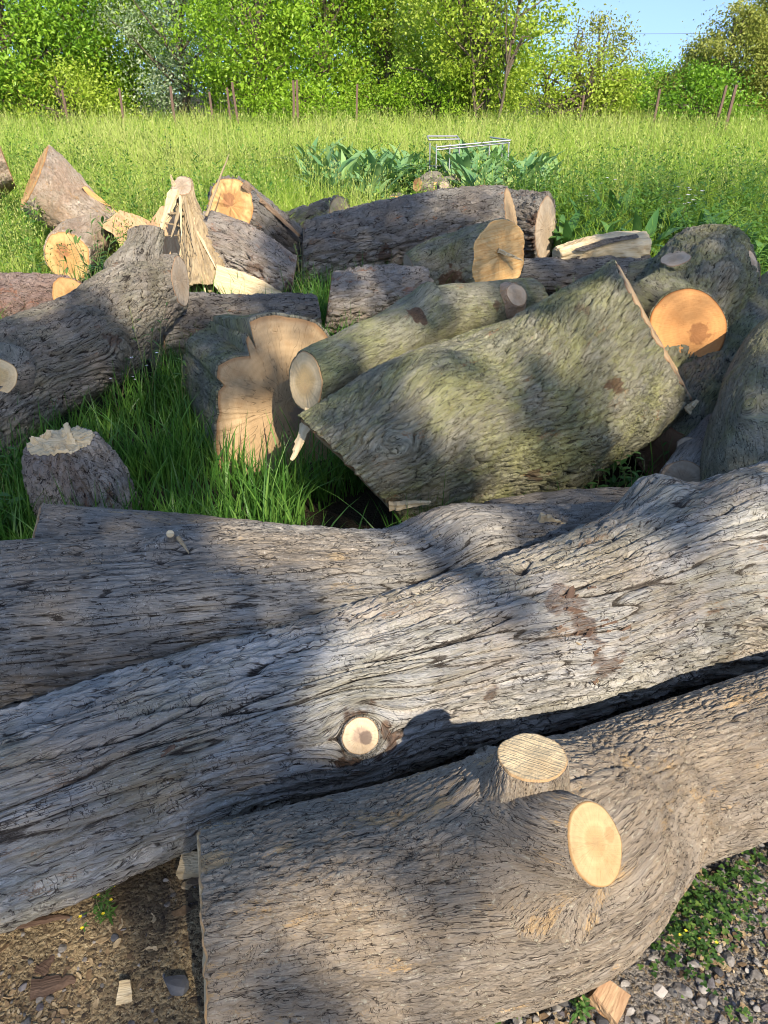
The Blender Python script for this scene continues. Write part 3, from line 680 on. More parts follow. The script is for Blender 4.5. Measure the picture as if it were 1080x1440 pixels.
# ---------------------------------------------------------------- the back row
P_ = make_log('long_log', [ND(426, 363, 43, 7.0), ND(500, 345, 47, 7.1), ND(600, 325, 49, 7.25), ND(719, 308, 42, 7.4)], BARK_P, (CUT_GREY, CUT_TAN), (.26, .06, .052, 'plate'), seed=91, lump=.04, cuts=(EDGE((428, 330), (425, 400)), EDGE((713, 268), (727, 345), True)*.95+np.array([0, -.16, 0])),
  scars=[dict(at=(545, 357), r=.10, k=.8), dict(at=(515, 362), r=.08, k=.6)], label='big dark log with chunky bark plates lying across the back of the pile')
Q = make_log('short_log', [ND(690, 314, 43, 8.7), ND(725, 318, 45, 8.4), ND(767, 321, 45, 8.05)], BARK_P, (CUT_GREY, CUT_GREY), (.26, .06, .055, 'plate'), seed=93, lump=.04, cuts=(None, (.86, -.46, .05)), rim=.1, cap_scale=.92,
  scars=[dict(at=(738, 310), r=.12, k=.7), dict(at=(738, 340), r=.10, k=.8)], label='thick log with a tall oval grey cut end, right behind the big dark log')
R_ = make_log('short_log', [ND(405, 322, 21, 9.3), ND(440, 311, 21.5, 9.1), ND(478, 300, 22, 8.9)], BARK_P, (CUT_GREY, CUT_GREY), (.26, .06, .05, 'plate'), seed=95, lump=.04, cuts=(None, (.75, -.6, .1)),
  label='smaller dark log with a grey cut end, left behind the big dark log')
S_ = make_log('split_log', [ND(578, 388, 27, 6.1), ND(620, 376, 34, 6.15), ND(665, 366, 40, 6.2), ND(702, 359, 43, 6.25)], BARK_L, (CUT_GREY, TORN_GOLD), (.08, .03, .018, 'ridge'), seed=97, lump=.07, ell=(1.15, 1.9), cuts=(None, (.74, -.62, .2)), jag=(0, .018), cap_scale=.98,
  scars=[dict(at=(650, 390), r=.12, k=.9), dict(at=(670, 400), r=.1, k=.9)], label='lichen covered log with a bright orange split end, in front of the big dark log')
splinter('splinter', P(700, 352, 6.2), P(735, 366, 6.25), .05, .03, TORN_PALE, S_, seed=21)
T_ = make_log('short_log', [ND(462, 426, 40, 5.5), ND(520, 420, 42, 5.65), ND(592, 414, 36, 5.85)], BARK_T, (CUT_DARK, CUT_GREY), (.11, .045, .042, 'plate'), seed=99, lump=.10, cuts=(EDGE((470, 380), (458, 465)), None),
  label='pale grey short log with rough bark, between the lobed crotch and the lichen covered log')
V_ = make_log('dark_log', [ND(725, 388, 22, 6.75), ND(820, 384, 23, 6.8), ND(906, 379, 24, 6.85)], BARK_P, (CUT_GREY, CUT_GREY), (.25, .045, .028, 'plate'), seed=101, lump=.04,
  label='thin dark log lying under the pale split log')
U_ = make_log('split_log', [ND(783, 359, 12, 6.75), ND(820, 353, 19, 6.8), ND(860, 349, 23, 6.82), ND(902, 348, 26, 6.85)], TORN_PALE, (TORN_PALE, CUT_OVAL), (.3, .03, .02, 'ridge'), seed=103, lump=.10, ell=(1.15, 0), foot=False,
  label='pale split log stripped of its bark, resting on the thin dark log')
slab('bark_strip', [(808, 350), (850, 336), (896, 329), (899, 334), (860, 341), (815, 355)], 6.62, .05, BARK_P, U_, grain=(1, -.2), seed=9)
for i, (a, b) in enumerate((((790, 357), (822, 334)), ((786, 352), (812, 338)), ((800, 360), (780, 350)))):
    splinter('splinter', P(*a, 6.7), P(*b, 6.72), .03, .02, TORN, U_, seed=30+i)
W_ = make_log('short_log', [ND(611, 275, 17.5, 10.6), ND(622, 268, 17, 11.0), ND(640, 262, 16, 11.5)], BARK_F, (CUT_GOLD, CUT_GREY), (.1, .03, .012, 'ridge'), seed=105, lump=.05, cuts=((-.1, -.97, .15), None), res=(40, 48),
  label='small forked log with two round cut ends, in front of the dock leaves')
stub(W_, [(P(612, 262, 10.8), .13), (P(587, 260, 10.5), .095)], BARK_F, CUT_GOLD, (-.75, -.6, .2), (.1, .03, .01, 'ridge'), 106, res=(20, 36))
stub(W_, [(P(618, 264, 10.8), .10), (P(625, 262, 10.4), .07)], BARK_F, CUT_GREY, (.1, -.4, .9), (.1, .03, .01, 'ridge'), 107, res=(16, 30))
W2 = make_log('short_log', [N(554, 291, 15), N(560, 286, 14)], BARK_F, (CUT_GOLD, CUT_GREY), (.1, .03, .01, 'ridge'), seed=108, cuts=((-.1, -.95, .25), None), res=(24, 40),
  label='small log end barely showing above the big dark log')

# ---------------------------------------------------------------- sunlit group at the left rear
X1 = make_log('wedge_log', [ND(49, 249, 46, 8.3), ND(80, 275, 44, 8.1), ND(115, 305, 38, 7.9), ND(165, 340, 30, 7.7)], BARK_X, (CUT_GOLD, CUT_GOLD), (.12, .03, .016, 'ridge'), seed=111, lump=.08, cuts=(EDGE((66, 202), (27, 290))*.98+np.array([0, -.05, .03]), None), mincos=.3, jag=(.02, 0),
  label='pale sunlit log propped up steeply, its gold cut face turned to the left edge', foot=False)
X2 = make_log('wedge_log', [ND(-60, 262, 36, 9.2), ND(-20, 243, 36, 9.0), ND(10, 232, 30, 8.8)], BARK_X, (CUT_GOLD, CUT_GOLD), (.12, .03, .016, 'plate'), seed=113, lump=.1, cuts=(None, EDGE((14, 205), (36, 262))),
  label='pale barked log end at the far left edge, only partly in view', res=(80, 120))
X3 = make_log('short_log', [ND(93, 360, 35, 6.9), ND(108, 345, 34, 7.2), ND(135, 330, 30, 7.6)], BARK_X, (CUT_GOLD, CUT_GOLD), (.1, .03, .016, 'plate'), seed=115, lump=.08, cuts=((-.25, -.95, .15), None), jag=(.012, 0),
  label='low log with a round orange cut face, half hidden by grass below the propped log')
slab('split_board', [(115, 263), (121, 262), (140, 277), (164, 297), (167, 306), (158, 307), (138, 291)], 7.7, .10, CUT_GOLD, label='thin sunlit split board leaning against the propped pale log', grain=(.8, .6), seed=12)
slab('split_wedge', [(168, 296), (185, 300), (215, 312), (222, 330), (200, 350), (182, 366), (160, 330), (140, 318)], 7.2, .3, TORN_RED, label='broad split wedge of red brown wood beside the upright forked limb', grain=(.7, .7), seed=13, tilt=(.2, 0))
slab('split_wedge', [(205, 318), (228, 288), (250, 300), (262, 330), (258, 362), (236, 372), (212, 356)], 6.9, .3, TORN_RED, label='red brown broken wedge directly behind the torn upright stub', grain=(.2, 1), seed=14)
X6 = make_log('short_log', [ND(325, 290, 38, 6.85), ND(350, 308, 36, 7.0), ND(385, 334, 33, 7.2), ND(424, 358, 30, 7.4)], BARK_P, (CUT_GOLD, CUT_GREY), (.20, .055, .05, 'plate'), seed=117, lump=.06, cuts=((-.42, -.86, .28), None), jag=(.02, 0), rim=.10, cap_scale=.92,
  label='log with a round golden cut face and dark bark, behind the torn upright stub')
splinter('peeled_strip', P(342, 258, 6.75), P(424, 334, 7.05), .12, .05, BARK_X, X6, seed=40)
Yl = make_log('torn_log', [ND(292, 344, 42, 6.45), ND(330, 356, 42, 6.35), ND(370, 374, 38, 6.25), ND(412, 394, 30, 6.15)], BARK_T, (TORN, CUT_GREY), (.22, .05, .038, 'plate'), seed=119, lump=.06, jag=(.03, 0), cuts=(None, EDGE((418, 365), (408, 420))),
  scars=[dict(at=(395, 395), r=.12, k=.7), dict(at=(350, 372), r=.09, k=.6)], label='pale grey log ending in a torn upright stub, in the sunlit left rear')
slab('peeled_side', [(305, 372), (335, 380), (372, 396), (398, 412), (380, 424), (345, 422), (315, 420), (300, 400)], 6.0, .1, TORN_PALE, Yl, grain=(.9, .3), seed=15)
tb = make_log('branch_stub', [(P(292, 415, 6.15), .20), (P(284, 370, 6.2), .155), (P(272, 325, 6.25), .118), (P(262, 290, 6.3), .09), (P(256, 262, 6.32), .082)], TORN, (None, CUT_GREY), (.6, .022, .030, 'ridge'), seed=121, parent=Yl, foot=False, lump=.12, cuts=(None, (.0, -.55, .83)), jag=(0, .01), px=1.2)
for i, (a, b, w) in enumerate((((246, 268), (226, 322), .08), ((262, 300), (236, 300), .05), ((270, 330), (300, 420), .09), ((262, 320), (250, 410), .06), ((285, 330), (312, 424), .10), ((270, 340), (276, 430), .07), ((240, 300), (222, 330), .05), ((256, 318), (226, 312), .03), ((258, 330), (230, 332), .02), ((245, 262), (240, 246), .03))):
    splinter('splinter', P(*a, 6.17), P(*b, 6.1), w, w*.45, TORN if i % 3 else TORN_PALE, tb, seed=50+i)
splinter('bark_strip', P(290, 304, 6.15), P(322, 216, 6.3), .02, .012, TORN, Yl, seed=77)

ke = surf(K, 962, 566)[0]
splinter('splinter', ke+(.01, -.02, -.03), ke+(.045, -.03, .02), .05, .03, TORN_PALE, K, seed=90)
for i, (dx, dy, h_) in enumerate(((-.07, -.05, .05), (-.02, -.08, .035), (.05, -.03, .06), (.0, .05, .07), (-.08, .03, .045), (.08, .03, .03))):
    pe = P(88, 622, 3.05)+np.array([dx, dy, -.01]); splinter('splinter', pe, pe+np.array([.012*i-.03, .01, h_]), .045, .018, TORN_PALE, E, seed=130+i, up=(0, 1, 0))
for i in range(16):
    t_ = rng.uniform(); pa_ = P(258+rng.normal(0, 5)+20*t_, 275+50*t_, 6.16); pb_ = P(262+45*t_+rng.normal(0, 9), 330+90*t_, 6.02)
    splinter('splinter', pa_, pb_, rng.uniform(.015, .035), .010, TORN if i % 4 else TORN_PALE, tb, seed=150+i)
# ---------------------------------------------------------------- ground
def soil_mat():
    m, nt = new_mat('soil_and_sawdust'); g = G(nt)
    tc = g.n('ShaderNodeTexCoord').outputs['Object']
    n1 = g.noise(tc, 2.2, 5., .6); n2 = g.noise(tc, 55., 6., .7); n3 = g.noise(tc, 190., 4., .7)
    v1 = g.n('ShaderNodeTexVoronoi', feature='F1', i_Scale=150.); g.set(v1.inputs['Vector'], tc)
    def bits(scale, cols):
        vo = g.n('ShaderNodeTexVoronoi', feature='F1', i_Scale=scale); wv = g.n('ShaderNodeVectorMath', operation='MULTIPLY_ADD'); wn = g.n('ShaderNodeTexNoise', i_Scale=scale*.4, i_Detail=2.); g.set(wn.inputs['Vector'], tc)
        g.set(wv.inputs[0], wn.outputs['Color']); wv.inputs[1].default_value = (.02, .02, .02); g.set(wv.inputs[2], tc); g.set(vo.inputs['Vector'], wv.outputs[0])
        sp_ = g.n('ShaderNodeSeparateColor'); g.set(sp_.inputs[0], vo.outputs['Color']); cr = g.n('ShaderNodeValToRGB'); g.set(cr.inputs[0], sp_.outputs[0]); el = cr.color_ramp.elements
        while len(el) < len(cols): el.new(.5)
        for i, q in enumerate(cols): el[i].position = i/(len(cols)-1); el[i].color = (*q, 1)
        return cr.outputs[0], vo.outputs['Distance']
    saw1, d1 = bits(260., [(.05, .036, .025), (.15, .105, .06), (.30, .22, .125), (.38, .29, .165), (.50, .41, .26)])
    saw2, d2 = bits(95., [(.045, .035, .03), (.17, .12, .07), (.33, .245, .14), (.40, .31, .18)])
    gr1, d3 = bits(210., [(.04, .038, .038), (.12, .11, .10), (.22, .20, .18), (.30, .27, .24), (.19, .14, .09)])
    sx_ = g.n('ShaderNodeSeparateXYZ'); g.set(sx_.inputs[0], tc)
    saw = g.mix(g.rng(n2, .42, .6), saw1, saw2)
    saw = g.mix(g.rng(n1, .52, .66, 0, .85), saw, g.mix(n3, (.035, .028, .024), (.075, .06, .05)))
    c = g.mix(g.rng(g.math('ADD', sx_.outputs[0], g.math('MULTIPLY', g.math('SUBTRACT', n1, .5), .6)), -.05, .25), saw, g.mix(g.rng(n2, .5, .66, 0, .7), gr1, saw1))
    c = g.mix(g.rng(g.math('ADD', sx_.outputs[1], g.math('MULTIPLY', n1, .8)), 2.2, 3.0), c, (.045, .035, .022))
    h = g.math('SUBTRACT', g.math('ADD', g.math('MULTIPLY', n2, 1.), g.math('MULTIPLY', n3, .5)), g.math('MULTIPLY', d2, .6))
    g.out(g.pbr(c, .95, g.bump(h, 1., .02), .15)); return m
def build_ground():
    xs = np.concatenate([[-160, -60, -25, -12, -6], np.linspace(-3, 3, 91), [6, 12, 25, 60, 160]])
    ys = np.concatenate([[-60, -20, -6, -2, 0], np.linspace(.3, 3.2, 61), np.linspace(3.6, 34, 40), [60, 160, 400]])
    X, Y = np.meshgrid(xs, ys); p = np.stack([X.ravel()*3, Y.ravel()*3, 0*X.ravel()], 1)
    Z = terrain(X, Y)+(.02*fbm(p, 4, 5)*np.exp(-((X.ravel()/4)**2))).reshape(X.shape)
    V = np.stack([X, Y, Z], -1).reshape(-1, 3); nx = len(xs)
    i = (np.arange(len(ys)-1)[:, None]*nx+np.arange(nx-1)[None]).ravel()
    f = np.stack([i, i+1, i+1+nx, i+nx], -1)
    return tag(mesh_obj('ground', V, f, soil_mat()), kind='structure')
build_ground()

def free_of_timber(x, y, k=1.0):
    ok = np.ones(len(x), bool)
    for fx, fy, fr in FOOT: ok &= (x-fx)**2+(y-fy)**2 > (fr*k)**2
    return ok

# ---------------------------------------------------------------- litter: stones, chips, debris
def rock_verts(r, seed, flat=.6):
    bm = __import__('bmesh').new(); __import__('bmesh').ops.create_icosphere(bm, subdivisions=2, radius=1)
    v = np.array([q.co[:] for q in bm.verts]); f = np.array([[q.index for q in t.verts] for t in bm.faces]); bm.free()
    rs = np.random.default_rng(seed)
    for _ in range(10):                                     # chop flat facets
        n = unit(rs.normal(size=3)); d = rs.uniform(.42, .78); t = v@n-d; v = v-np.outer(np.clip(t, 0, None), n)
    v = v*(1+.08*fbm(v*1.8+seed, 2, seed)[:, None]); return v*np.array([1, rs.uniform(.6, 1), flat])*r, f
def scatter_pieces(name, pts, sizes, shapes, mat, seed, flatness):
    rs = np.random.default_rng(seed); VV = []; FF = []; R = []; o = 0
    for (x, y), s in zip(pts, sizes):
        v, f = shapes[rs.integers(len(shapes))]
        a = rs.uniform(0, 2*pi); e = rs.normal(0, .35); c, q = cos(a), sin(a)
        M = np.array([[c, -q, 0], [q, c, 0], [0, 0, 1]])@np.array([[1, 0, 0], [0, cos(e), -sin(e)], [0, sin(e), cos(e)]])
        w = (v*s)@M.T+np.array([x, y, s*flatness]); VV.append(w); FF.append(f+o); o += len(v); R.append(np.full(len(v), rs.uniform()))
    return tag(mesh_obj(name, np.concatenate(VV), np.concatenate(FF), mat, None, None, False, dict(rnd=np.concatenate(R))), kind='stuff')
def ramp_mat(name, cols, rough=.85, bscale=60.):
    m, nt = new_mat(name); g = G(nt); cr = g.n('ShaderNodeValToRGB'); g.set(cr.inputs[0], g.attr('rnd')); el = cr.color_ramp.elements
    while len(el) < len(cols): el.new(.5)
    for i, c in enumerate(cols): el[i].position = i/(len(cols)-1); el[i].color = (*c, 1)
    tc = g.n('ShaderNodeTexCoord').outputs['Object']; n = g.noise(tc, bscale, 5., .65)
    c = g.mix(g.rng(n, .3, .7), g.mix(1., cr.outputs[0], (.55, .52, .5), 'MULTIPLY'), cr.outputs[0])
    g.out(g.pbr(c, rough, g.bump(n, .8, .004), .3)); return m
GRAVEL = ramp_mat('gravel_stones', [(.045, .045, .05), (.12, .115, .11), (.18, .165, .15), (.24, .22, .20), (.33, .31, .285), (.10, .09, .10)])
CHIPS = ramp_mat('wood_litter', [(.07, .045, .03), (.20, .135, .075), (.36, .265, .15), (.48, .38, .235), (.11, .08, .055), (.28, .20, .11)])
rocks = [rock_verts(1, k, .6) for k in range(9)]
def chip_verts(k):
    rs = np.random.default_rng(100+k); n = 6; t = np.linspace(-1, 1, n)
    V = []; 
    for i in range(n):
        wv = (.42*(1-abs(t[i])**3)+.08)*rs.uniform(.7, 1.2)
        for a, b in ((-1, -1), (1, -1), (1, 1), (-1, 1)): V.append((t[i]+rs.uniform(-.08, .08), a*wv+.1*sin(3*t[i]), b*.09+.12*t[i]**2*rs.uniform(.2, 1)))
    f = [[i*4+j, i*4+(j+1) % 4, i*4+4+(j+1) % 4, i*4+4+j] for i in range(n-1) for j in range(4)]+[[3, 2, 1, 0], [n*4-4, n*4-3, n*4-2, n*4-1]]
    return np.array(V), np.array(f)
chips = [chip_verts(k) for k in range(8)]
def spots(n, x0, x1, y0, y1, k=.75, seed=0):
    rs = np.random.default_rng(seed); x = rs.uniform(x0, x1, n); y = rs.uniform(y0, y1, n); m = free_of_timber(x, y, k); return np.stack([x[m], y[m]], 1)
rs = np.random.default_rng(3)
p = spots(8000, .15, 1.5, .5, 1.75, .5, 1); scatter_pieces('gravel', p, np.minimum(rs.gamma(1.7, .0027, len(p))+.002, .02), rocks, GRAVEL, 1, .35)
p = spots(1300, -.95, .15, .45, 1.35, .42, 2); scatter_pieces('gravel', p, np.minimum(rs.gamma(1.4, .0022, len(p))+.0015, .012), rocks, GRAVEL, 2, .35)
p = spots(19000, -1.0, .15, .45, 1.5, .42, 3); scatter_pieces('wood_litter', p, np.minimum(rs.gamma(1.6, .0016, len(p))+.0013, .013), chips, CHIPS, 3, .3)
p = spots(8000, .15, 1.5, .5, 1.8, .7, 4); scatter_pieces('wood_litter', p, np.minimum(rs.gamma(1.8, .0021, len(p))+.002, .02), chips, CHIPS, 4, .3)
p = spots(900, -1.6, 1.6, 1.0, 2.8, .6, 5); scatter_pieces('wood_litter', p, rs.gamma(2., .004, len(p))+.004, chips, CHIPS, 5, .3)

def ground_at(px, py, z=0.):
    y = (720-py)/F; return P(px, py, (CAMH-z)/-(y*CP-SP))
STONE_D = plain_mat('stone_dark', (.07, .072, .08), .8, 0, .5, 30., .8); STONE_P = plain_mat('stone_pale', (.33, .30, .27), .8, 0, .3, 40., .8)
def stone(px, py, r, mat, label, seed, flat=.6):
    c = ground_at(px, py, r*.3); v, f = rock_verts(r, seed, flat)
    return tag(mesh_obj('stone', v+c, f, mat, None, c, False), label, 'stone')
stone(247, 1382, .034, STONE_D, 'dark blue grey stone lying beside the sawn left end of the nearest trunk', 1)
stone(930, 1395, .020, STONE_P, 'pale cream stone in the gravel, right of the orange wood chip', 2, .5)
stone(990, 1390, .014, STONE_P, 'small whitish stone in the gravel at the lower right', 3)
stone(160, 1300+20, .012, STONE_D, 'small black stone on the sawdust below the yellow flowered weed', 4)
def chip(px, py, L, w, t, mat, ang, name, label, cat, seed, lift=.3, tilt=.25):
    c = ground_at(px, py, t*lift); d = np.array([cos(ang), sin(ang), tilt*L]); d /= np.linalg.norm(d)
    return splinter(name, c-d*L/2, c+d*L/2, w, t, mat, None, label, seed, cat=cat)
def block(px, py, size, mat, label, seed, ang):
    rs = np.random.default_rng(seed); c = ground_at(px, py, size[2]*.4); n = 7
    g = np.linspace(-1, 1, n); V = []; 
    # a six sided chip with chewed faces: a cube grid pushed about by noise
    bm = __import__('bmesh').new(); __import__('bmesh').ops.create_cube(bm, size=2); __import__('bmesh').ops.subdivide_edges(bm, edges=bm.edges[:], cuts=6, use_grid_fill=True)
    v = np.array([q.co[:] for q in bm.verts]); f = np.array([[q.index for q in t.verts] for t in bm.faces]); bm.free()
    v[:, 0] *= 1-.22*v[:, 1]; v[:, 2] *= 1-.35*v[:, 0]*.8
    v += .10*np.stack([fbm(v*1.7+seed+k*9, 3, seed+k) for k in range(3)], 1)
    w = v*np.array(size)/2; a = ang; M = np.array([[cos(a), -sin(a), 0], [sin(a), cos(a), 0], [0, 0, 1]])@np.array([[1, 0, 0], [0, cos(.35), -sin(.35)], [0, sin(.35), cos(.35)]])
    ww = w@M.T+c
    return tag(mesh_obj('wood_chip', ww, f, mat, None, c, False, dict(bark_co=w, cut_co=w, cut_r=np.full(len(w), .4))), label, 'wood chip')
block(855, 1405, (.062, .062, .03), TORN_RED, 'square orange wood chip lying on the gravel below the nearest trunk', 5, .9)
block(176, 1396, (.026, .042, .016), TORN_PALE, 'white wood chip lying on the sawdust, left of the dark blue grey stone', 6, .2)
chip(735, 1406, .075, .022, .016, TORN_PALE, -.75, 'stick', 'short pale stick poking from under the front of the nearest trunk', 'stick', 7)
chip(912, 1388, .05, .008, .006, TORN_PALE, 1.0, 'stick', 'thin pale twig lying on the gravel beside the cream stone', 'stick', 8)
chip(75, 1385, .085, .045, .012, DEBRIS, .3, 'bark_flake', 'broad dark bark flake lying on the sawdust at the lower left', 'bark flake', 9)
chip(65, 1357, .04, .028, .010, DEBRIS, 1.2, 'bark_flake', 'small dark bark flake just behind the broad one', 'bark flake', 10)
chip(60, 1295, .11, .022, .015, DEBRIS, .15, 'bark_flake', 'long brown bark strip lying along the foot of the silver barked trunk', 'bark flake', 11)
chip(95, 1300, .13, .006, .006, DEBRIS, .95, 'twig', 'thin dark twig lying on the sawdust under the silver barked trunk', 'twig', 12)
chip(880, 1243, .09, .006, .006, TORN, .05, 'twig', 'thin brown twig on the ground at the edge of the leafy weeds', 'twig', 13)
block(269, 1218, (.045, .05, .05), TORN_PALE, 'pale wood chip caught between the two nearest trunks', 14, .1)
def on_log(ob, a, b, w, t, mat, name, label, cat, seed):
    pa, na = surf(ob, *a); pb, nb = surf(ob, *b)
    return splinter(name, pa+na*(t*.7+.006), pb+nb*(t*.7+.006), w, t, mat, None, label, seed, cat=cat, up=na)
on_log(B, (224, 1052), (262, 1030), .022, .010, DEBRIS, 'bark_flake', 'dark brown bark flake lying on the left half of the silver barked trunk', 'bark flake', 15)
rq = random.Random(4)
for i in range(44):
    t = rq.random(); x0 = 775+75*t+rq.gauss(0, 18); y0 = 815+125*t+rq.gauss(0, 14); an = rq.gauss(-.35, .6); L = rq.uniform(14, 40)
    o = on_log(B, (x0, y0), (x0+L*cos(an), y0+L*sin(an)), rq.uniform(.006, .024), rq.uniform(.004, .009), DEBRIS, 'bark_flake', 'red brown bark shred in the scatter of debris on the silver barked trunk', 'bark flake', 60+i)
    o['group'] = 'bark shreds on the silver trunk'
on_log(B, (870, 893), (912, 878), .022, .008, CUT_GREY, 'bark_flake', 'pale grey bark curl on the silver trunk, right of the red brown debris', 'bark flake', 19)
on_log(B, (775, 893), (800, 868), .004, .004, TORN_PALE, 'twig', 'fine pale straw lying on the silver trunk below the red brown shred', 'twig', 20)
on_log(B, (800, 870), (808, 892), .004, .004, TORN_PALE, 'twig', 'fine pale straw crossing the red brown debris on the silver trunk', 'twig', 21)
on_log(B, (735, 920), (752, 935), .004, .004, TORN_PALE, 'twig', 'bent straw on the silver trunk, left of the red brown debris', 'twig', 22)
on_log(B, (745, 935), (756, 905), .003, .003, TORN_PALE, 'twig', 'upright straw on the silver trunk, left of the red brown debris', 'twig', 23)
on_log(B, (810, 900), (832, 915), .004, .004, TORN, 'twig', 'brown twig on the silver trunk under the red brown debris', 'twig', 24)
on_log(B, (840, 960), (855, 935), .004, .003, TORN_PALE, 'twig', 'thin straw low on the silver trunk, below all the debris', 'twig', 25)
on_log(C, (760, 738), (800, 742), .06, .014, TORN_PALE, 'wood_chip', 'flat pale wood chip lying on top of the third trunk', 'wood chip', 26)
on_log(A, (905, 1020), (925, 1014), .012, .006, TORN, 'wood_chip', 'tiny tan chip on the right part of the nearest trunk', 'wood chip', 27)
# ---------------------------------------------------------------- grass and meadow
GRASS_LUSH = leaf_mat('lush_grass', [(.045, .125, .022), (.065, .175, .028), (.095, .22, .038), (.15, .28, .055)], .40, .42)
GRASS_FIELD = leaf_mat('field_grass', [(.13, .27, .030), (.22, .38, .042), (.32, .48, .06), (.42, .53, .10), (.50, .52, .19)], .42, .5)
GRASS_SEED = leaf_mat('seed_heads', [(.28, .38, .08), (.36, .44, .12), (.46, .48, .18)], .4, .7, .1)
def blades(x, y, h, w, lean, rs, z=None, nseg=3, base_tone=None, stiff=1.6):
    n = len(x); yaw = rs.uniform(0, 2*pi, n); la = rs.uniform(0, 2*pi, n)
    z0 = terrain(x, y) if z is None else z
    t = np.linspace(0, 1, nseg+1)
    lx = np.cos(la)*lean; ly = np.sin(la)*lean
    V = np.zeros((n, nseg*2+1, 3)); 
    for i, q in enumerate(t):
        off = (q**stiff)*h; zz = h*q*(1-.35*np.clip(lean, 0, 1.6)*q*q*.8)
        cx = x+lx*off; cy = y+ly*off; ww = w*.5*(1-q**2.2)
        if i < nseg:
            V[:, 2*i] = np.stack([cx-np.cos(yaw)*ww, cy-np.sin(yaw)*ww, z0+zz], 1)
            V[:, 2*i+1] = np.stack([cx+np.cos(yaw)*ww, cy+np.sin(yaw)*ww, z0+zz], 1)
        else: V[:, 2*i] = np.stack([cx, cy, z0+zz], 1)
    k = nseg*2+1; b = (np.arange(n)*k)[:, None]
    q = np.concatenate([b+np.array([[2*i, 2*i+1, 2*i+3, 2*i+2]]) for i in range(nseg-1)]) if nseg > 1 else np.zeros((0, 4), int)
    tr = b+np.array([[2*nseg-2, 2*nseg-1, 2*nseg]])
    r = rs.uniform(0, 1, n) if base_tone is None else np.clip(base_tone+rs.normal(0, .18, n), 0, 1)
    return V.reshape(-1, 3), [q, tr], dict(rnd=np.repeat(r, k))
def grass_obj(name, parts, mat):
    Vs, qs, ts, rn = [], [], [], []; o = 0
    for V, (q, t), a in parts: Vs.append(V); qs.append(q+o); ts.append(t+o); rn.append(a['rnd']); o += len(V)
    return tag(mesh_obj(name, np.concatenate(Vs), [np.concatenate(qs), np.concatenate(ts)], mat, None, None, True, dict(rnd=np.concatenate(rn))), kind='stuff')
rs = np.random.default_rng(21)
CLEAR = []
for lg in (R_, W_, W2, U_, X1, X3, X6, P_, Q):
    c_ = np.array(lg.location); d_ = -c_[:2]/np.linalg.norm(c_[:2])
    for k_ in (.15, .45, .8, 1.2, 1.6): CLEAR.append((c_[0]+d_[0]*k_, c_[1]+d_[1]*k_, .36 if lg in (R_, W_, W2, X3) else .30))
def open_sight(x, y):
    ok = np.ones(len(x), bool)
    for cx, cy, r in CLEAR: ok &= (x-cx)**2+(y-cy)**2 > r*r
    return ok
def in_view(x, y, pad=1.4): return np.abs(x) < .53*y+pad
# lush grass between the logs
def clumpy(n, x0, x1, y0, y1, seed, cs=.35, thr=-.1):
    r = np.random.default_rng(seed); x = r.uniform(x0, x1, n); y = r.uniform(y0, y1, n)
    d = perlin(np.stack([x/cs, y/cs, 0*x+seed], 1), seed); m = (d > thr+r.normal(0, .12, n)) & in_view(x, y) & free_of_timber(x, y, .86)
    return x[m], y[m]
x, y = clumpy(23000, -3.1, .25, 2.45, 4.9, 31)
h = np.clip(rs.normal(.25, .075, len(x)), .08, .5)*(1+.25*perlin(np.stack([x*2, y*2, 0*x], 1), 3))
near_parts = [blades(x, y, h, rs.uniform(.005, .011, len(x)), np.abs(rs.normal(.35, .3, len(x))), rs, nseg=5)]
x, y = clumpy(5000, -.15, .55, 2.62, 3.4, 32, thr=-.4)
near_parts.append(blades(x, y, np.clip(rs.normal(.13, .05, len(x)), .05, .3), rs.uniform(.004, .007, len(x)), np.abs(rs.normal(.5, .35, len(x))), rs, nseg=4, base_tone=np.full(len(x), .75)))
x, y = clumpy(9000, .3, 3.6, 2.5, 6.3, 33, thr=.0)
near_parts.append(blades(x, y, np.clip(rs.normal(.2, .07, len(x)), .06, .45), rs.uniform(.005, .010, len(x)), np.abs(rs.normal(.4, .3, len(x))), rs, nseg=4))
x, y = clumpy(14000, -3.6, .6, 4.6, 7.0, 34)
near_parts.append(blades(x, y, np.clip(rs.normal(.26, .08, len(x)), .06, .5), rs.uniform(.005, .010, len(x)), np.abs(rs.normal(.4, .3, len(x))), rs, nseg=4))
grass_obj('lush_grass', near_parts, GRASS_LUSH)
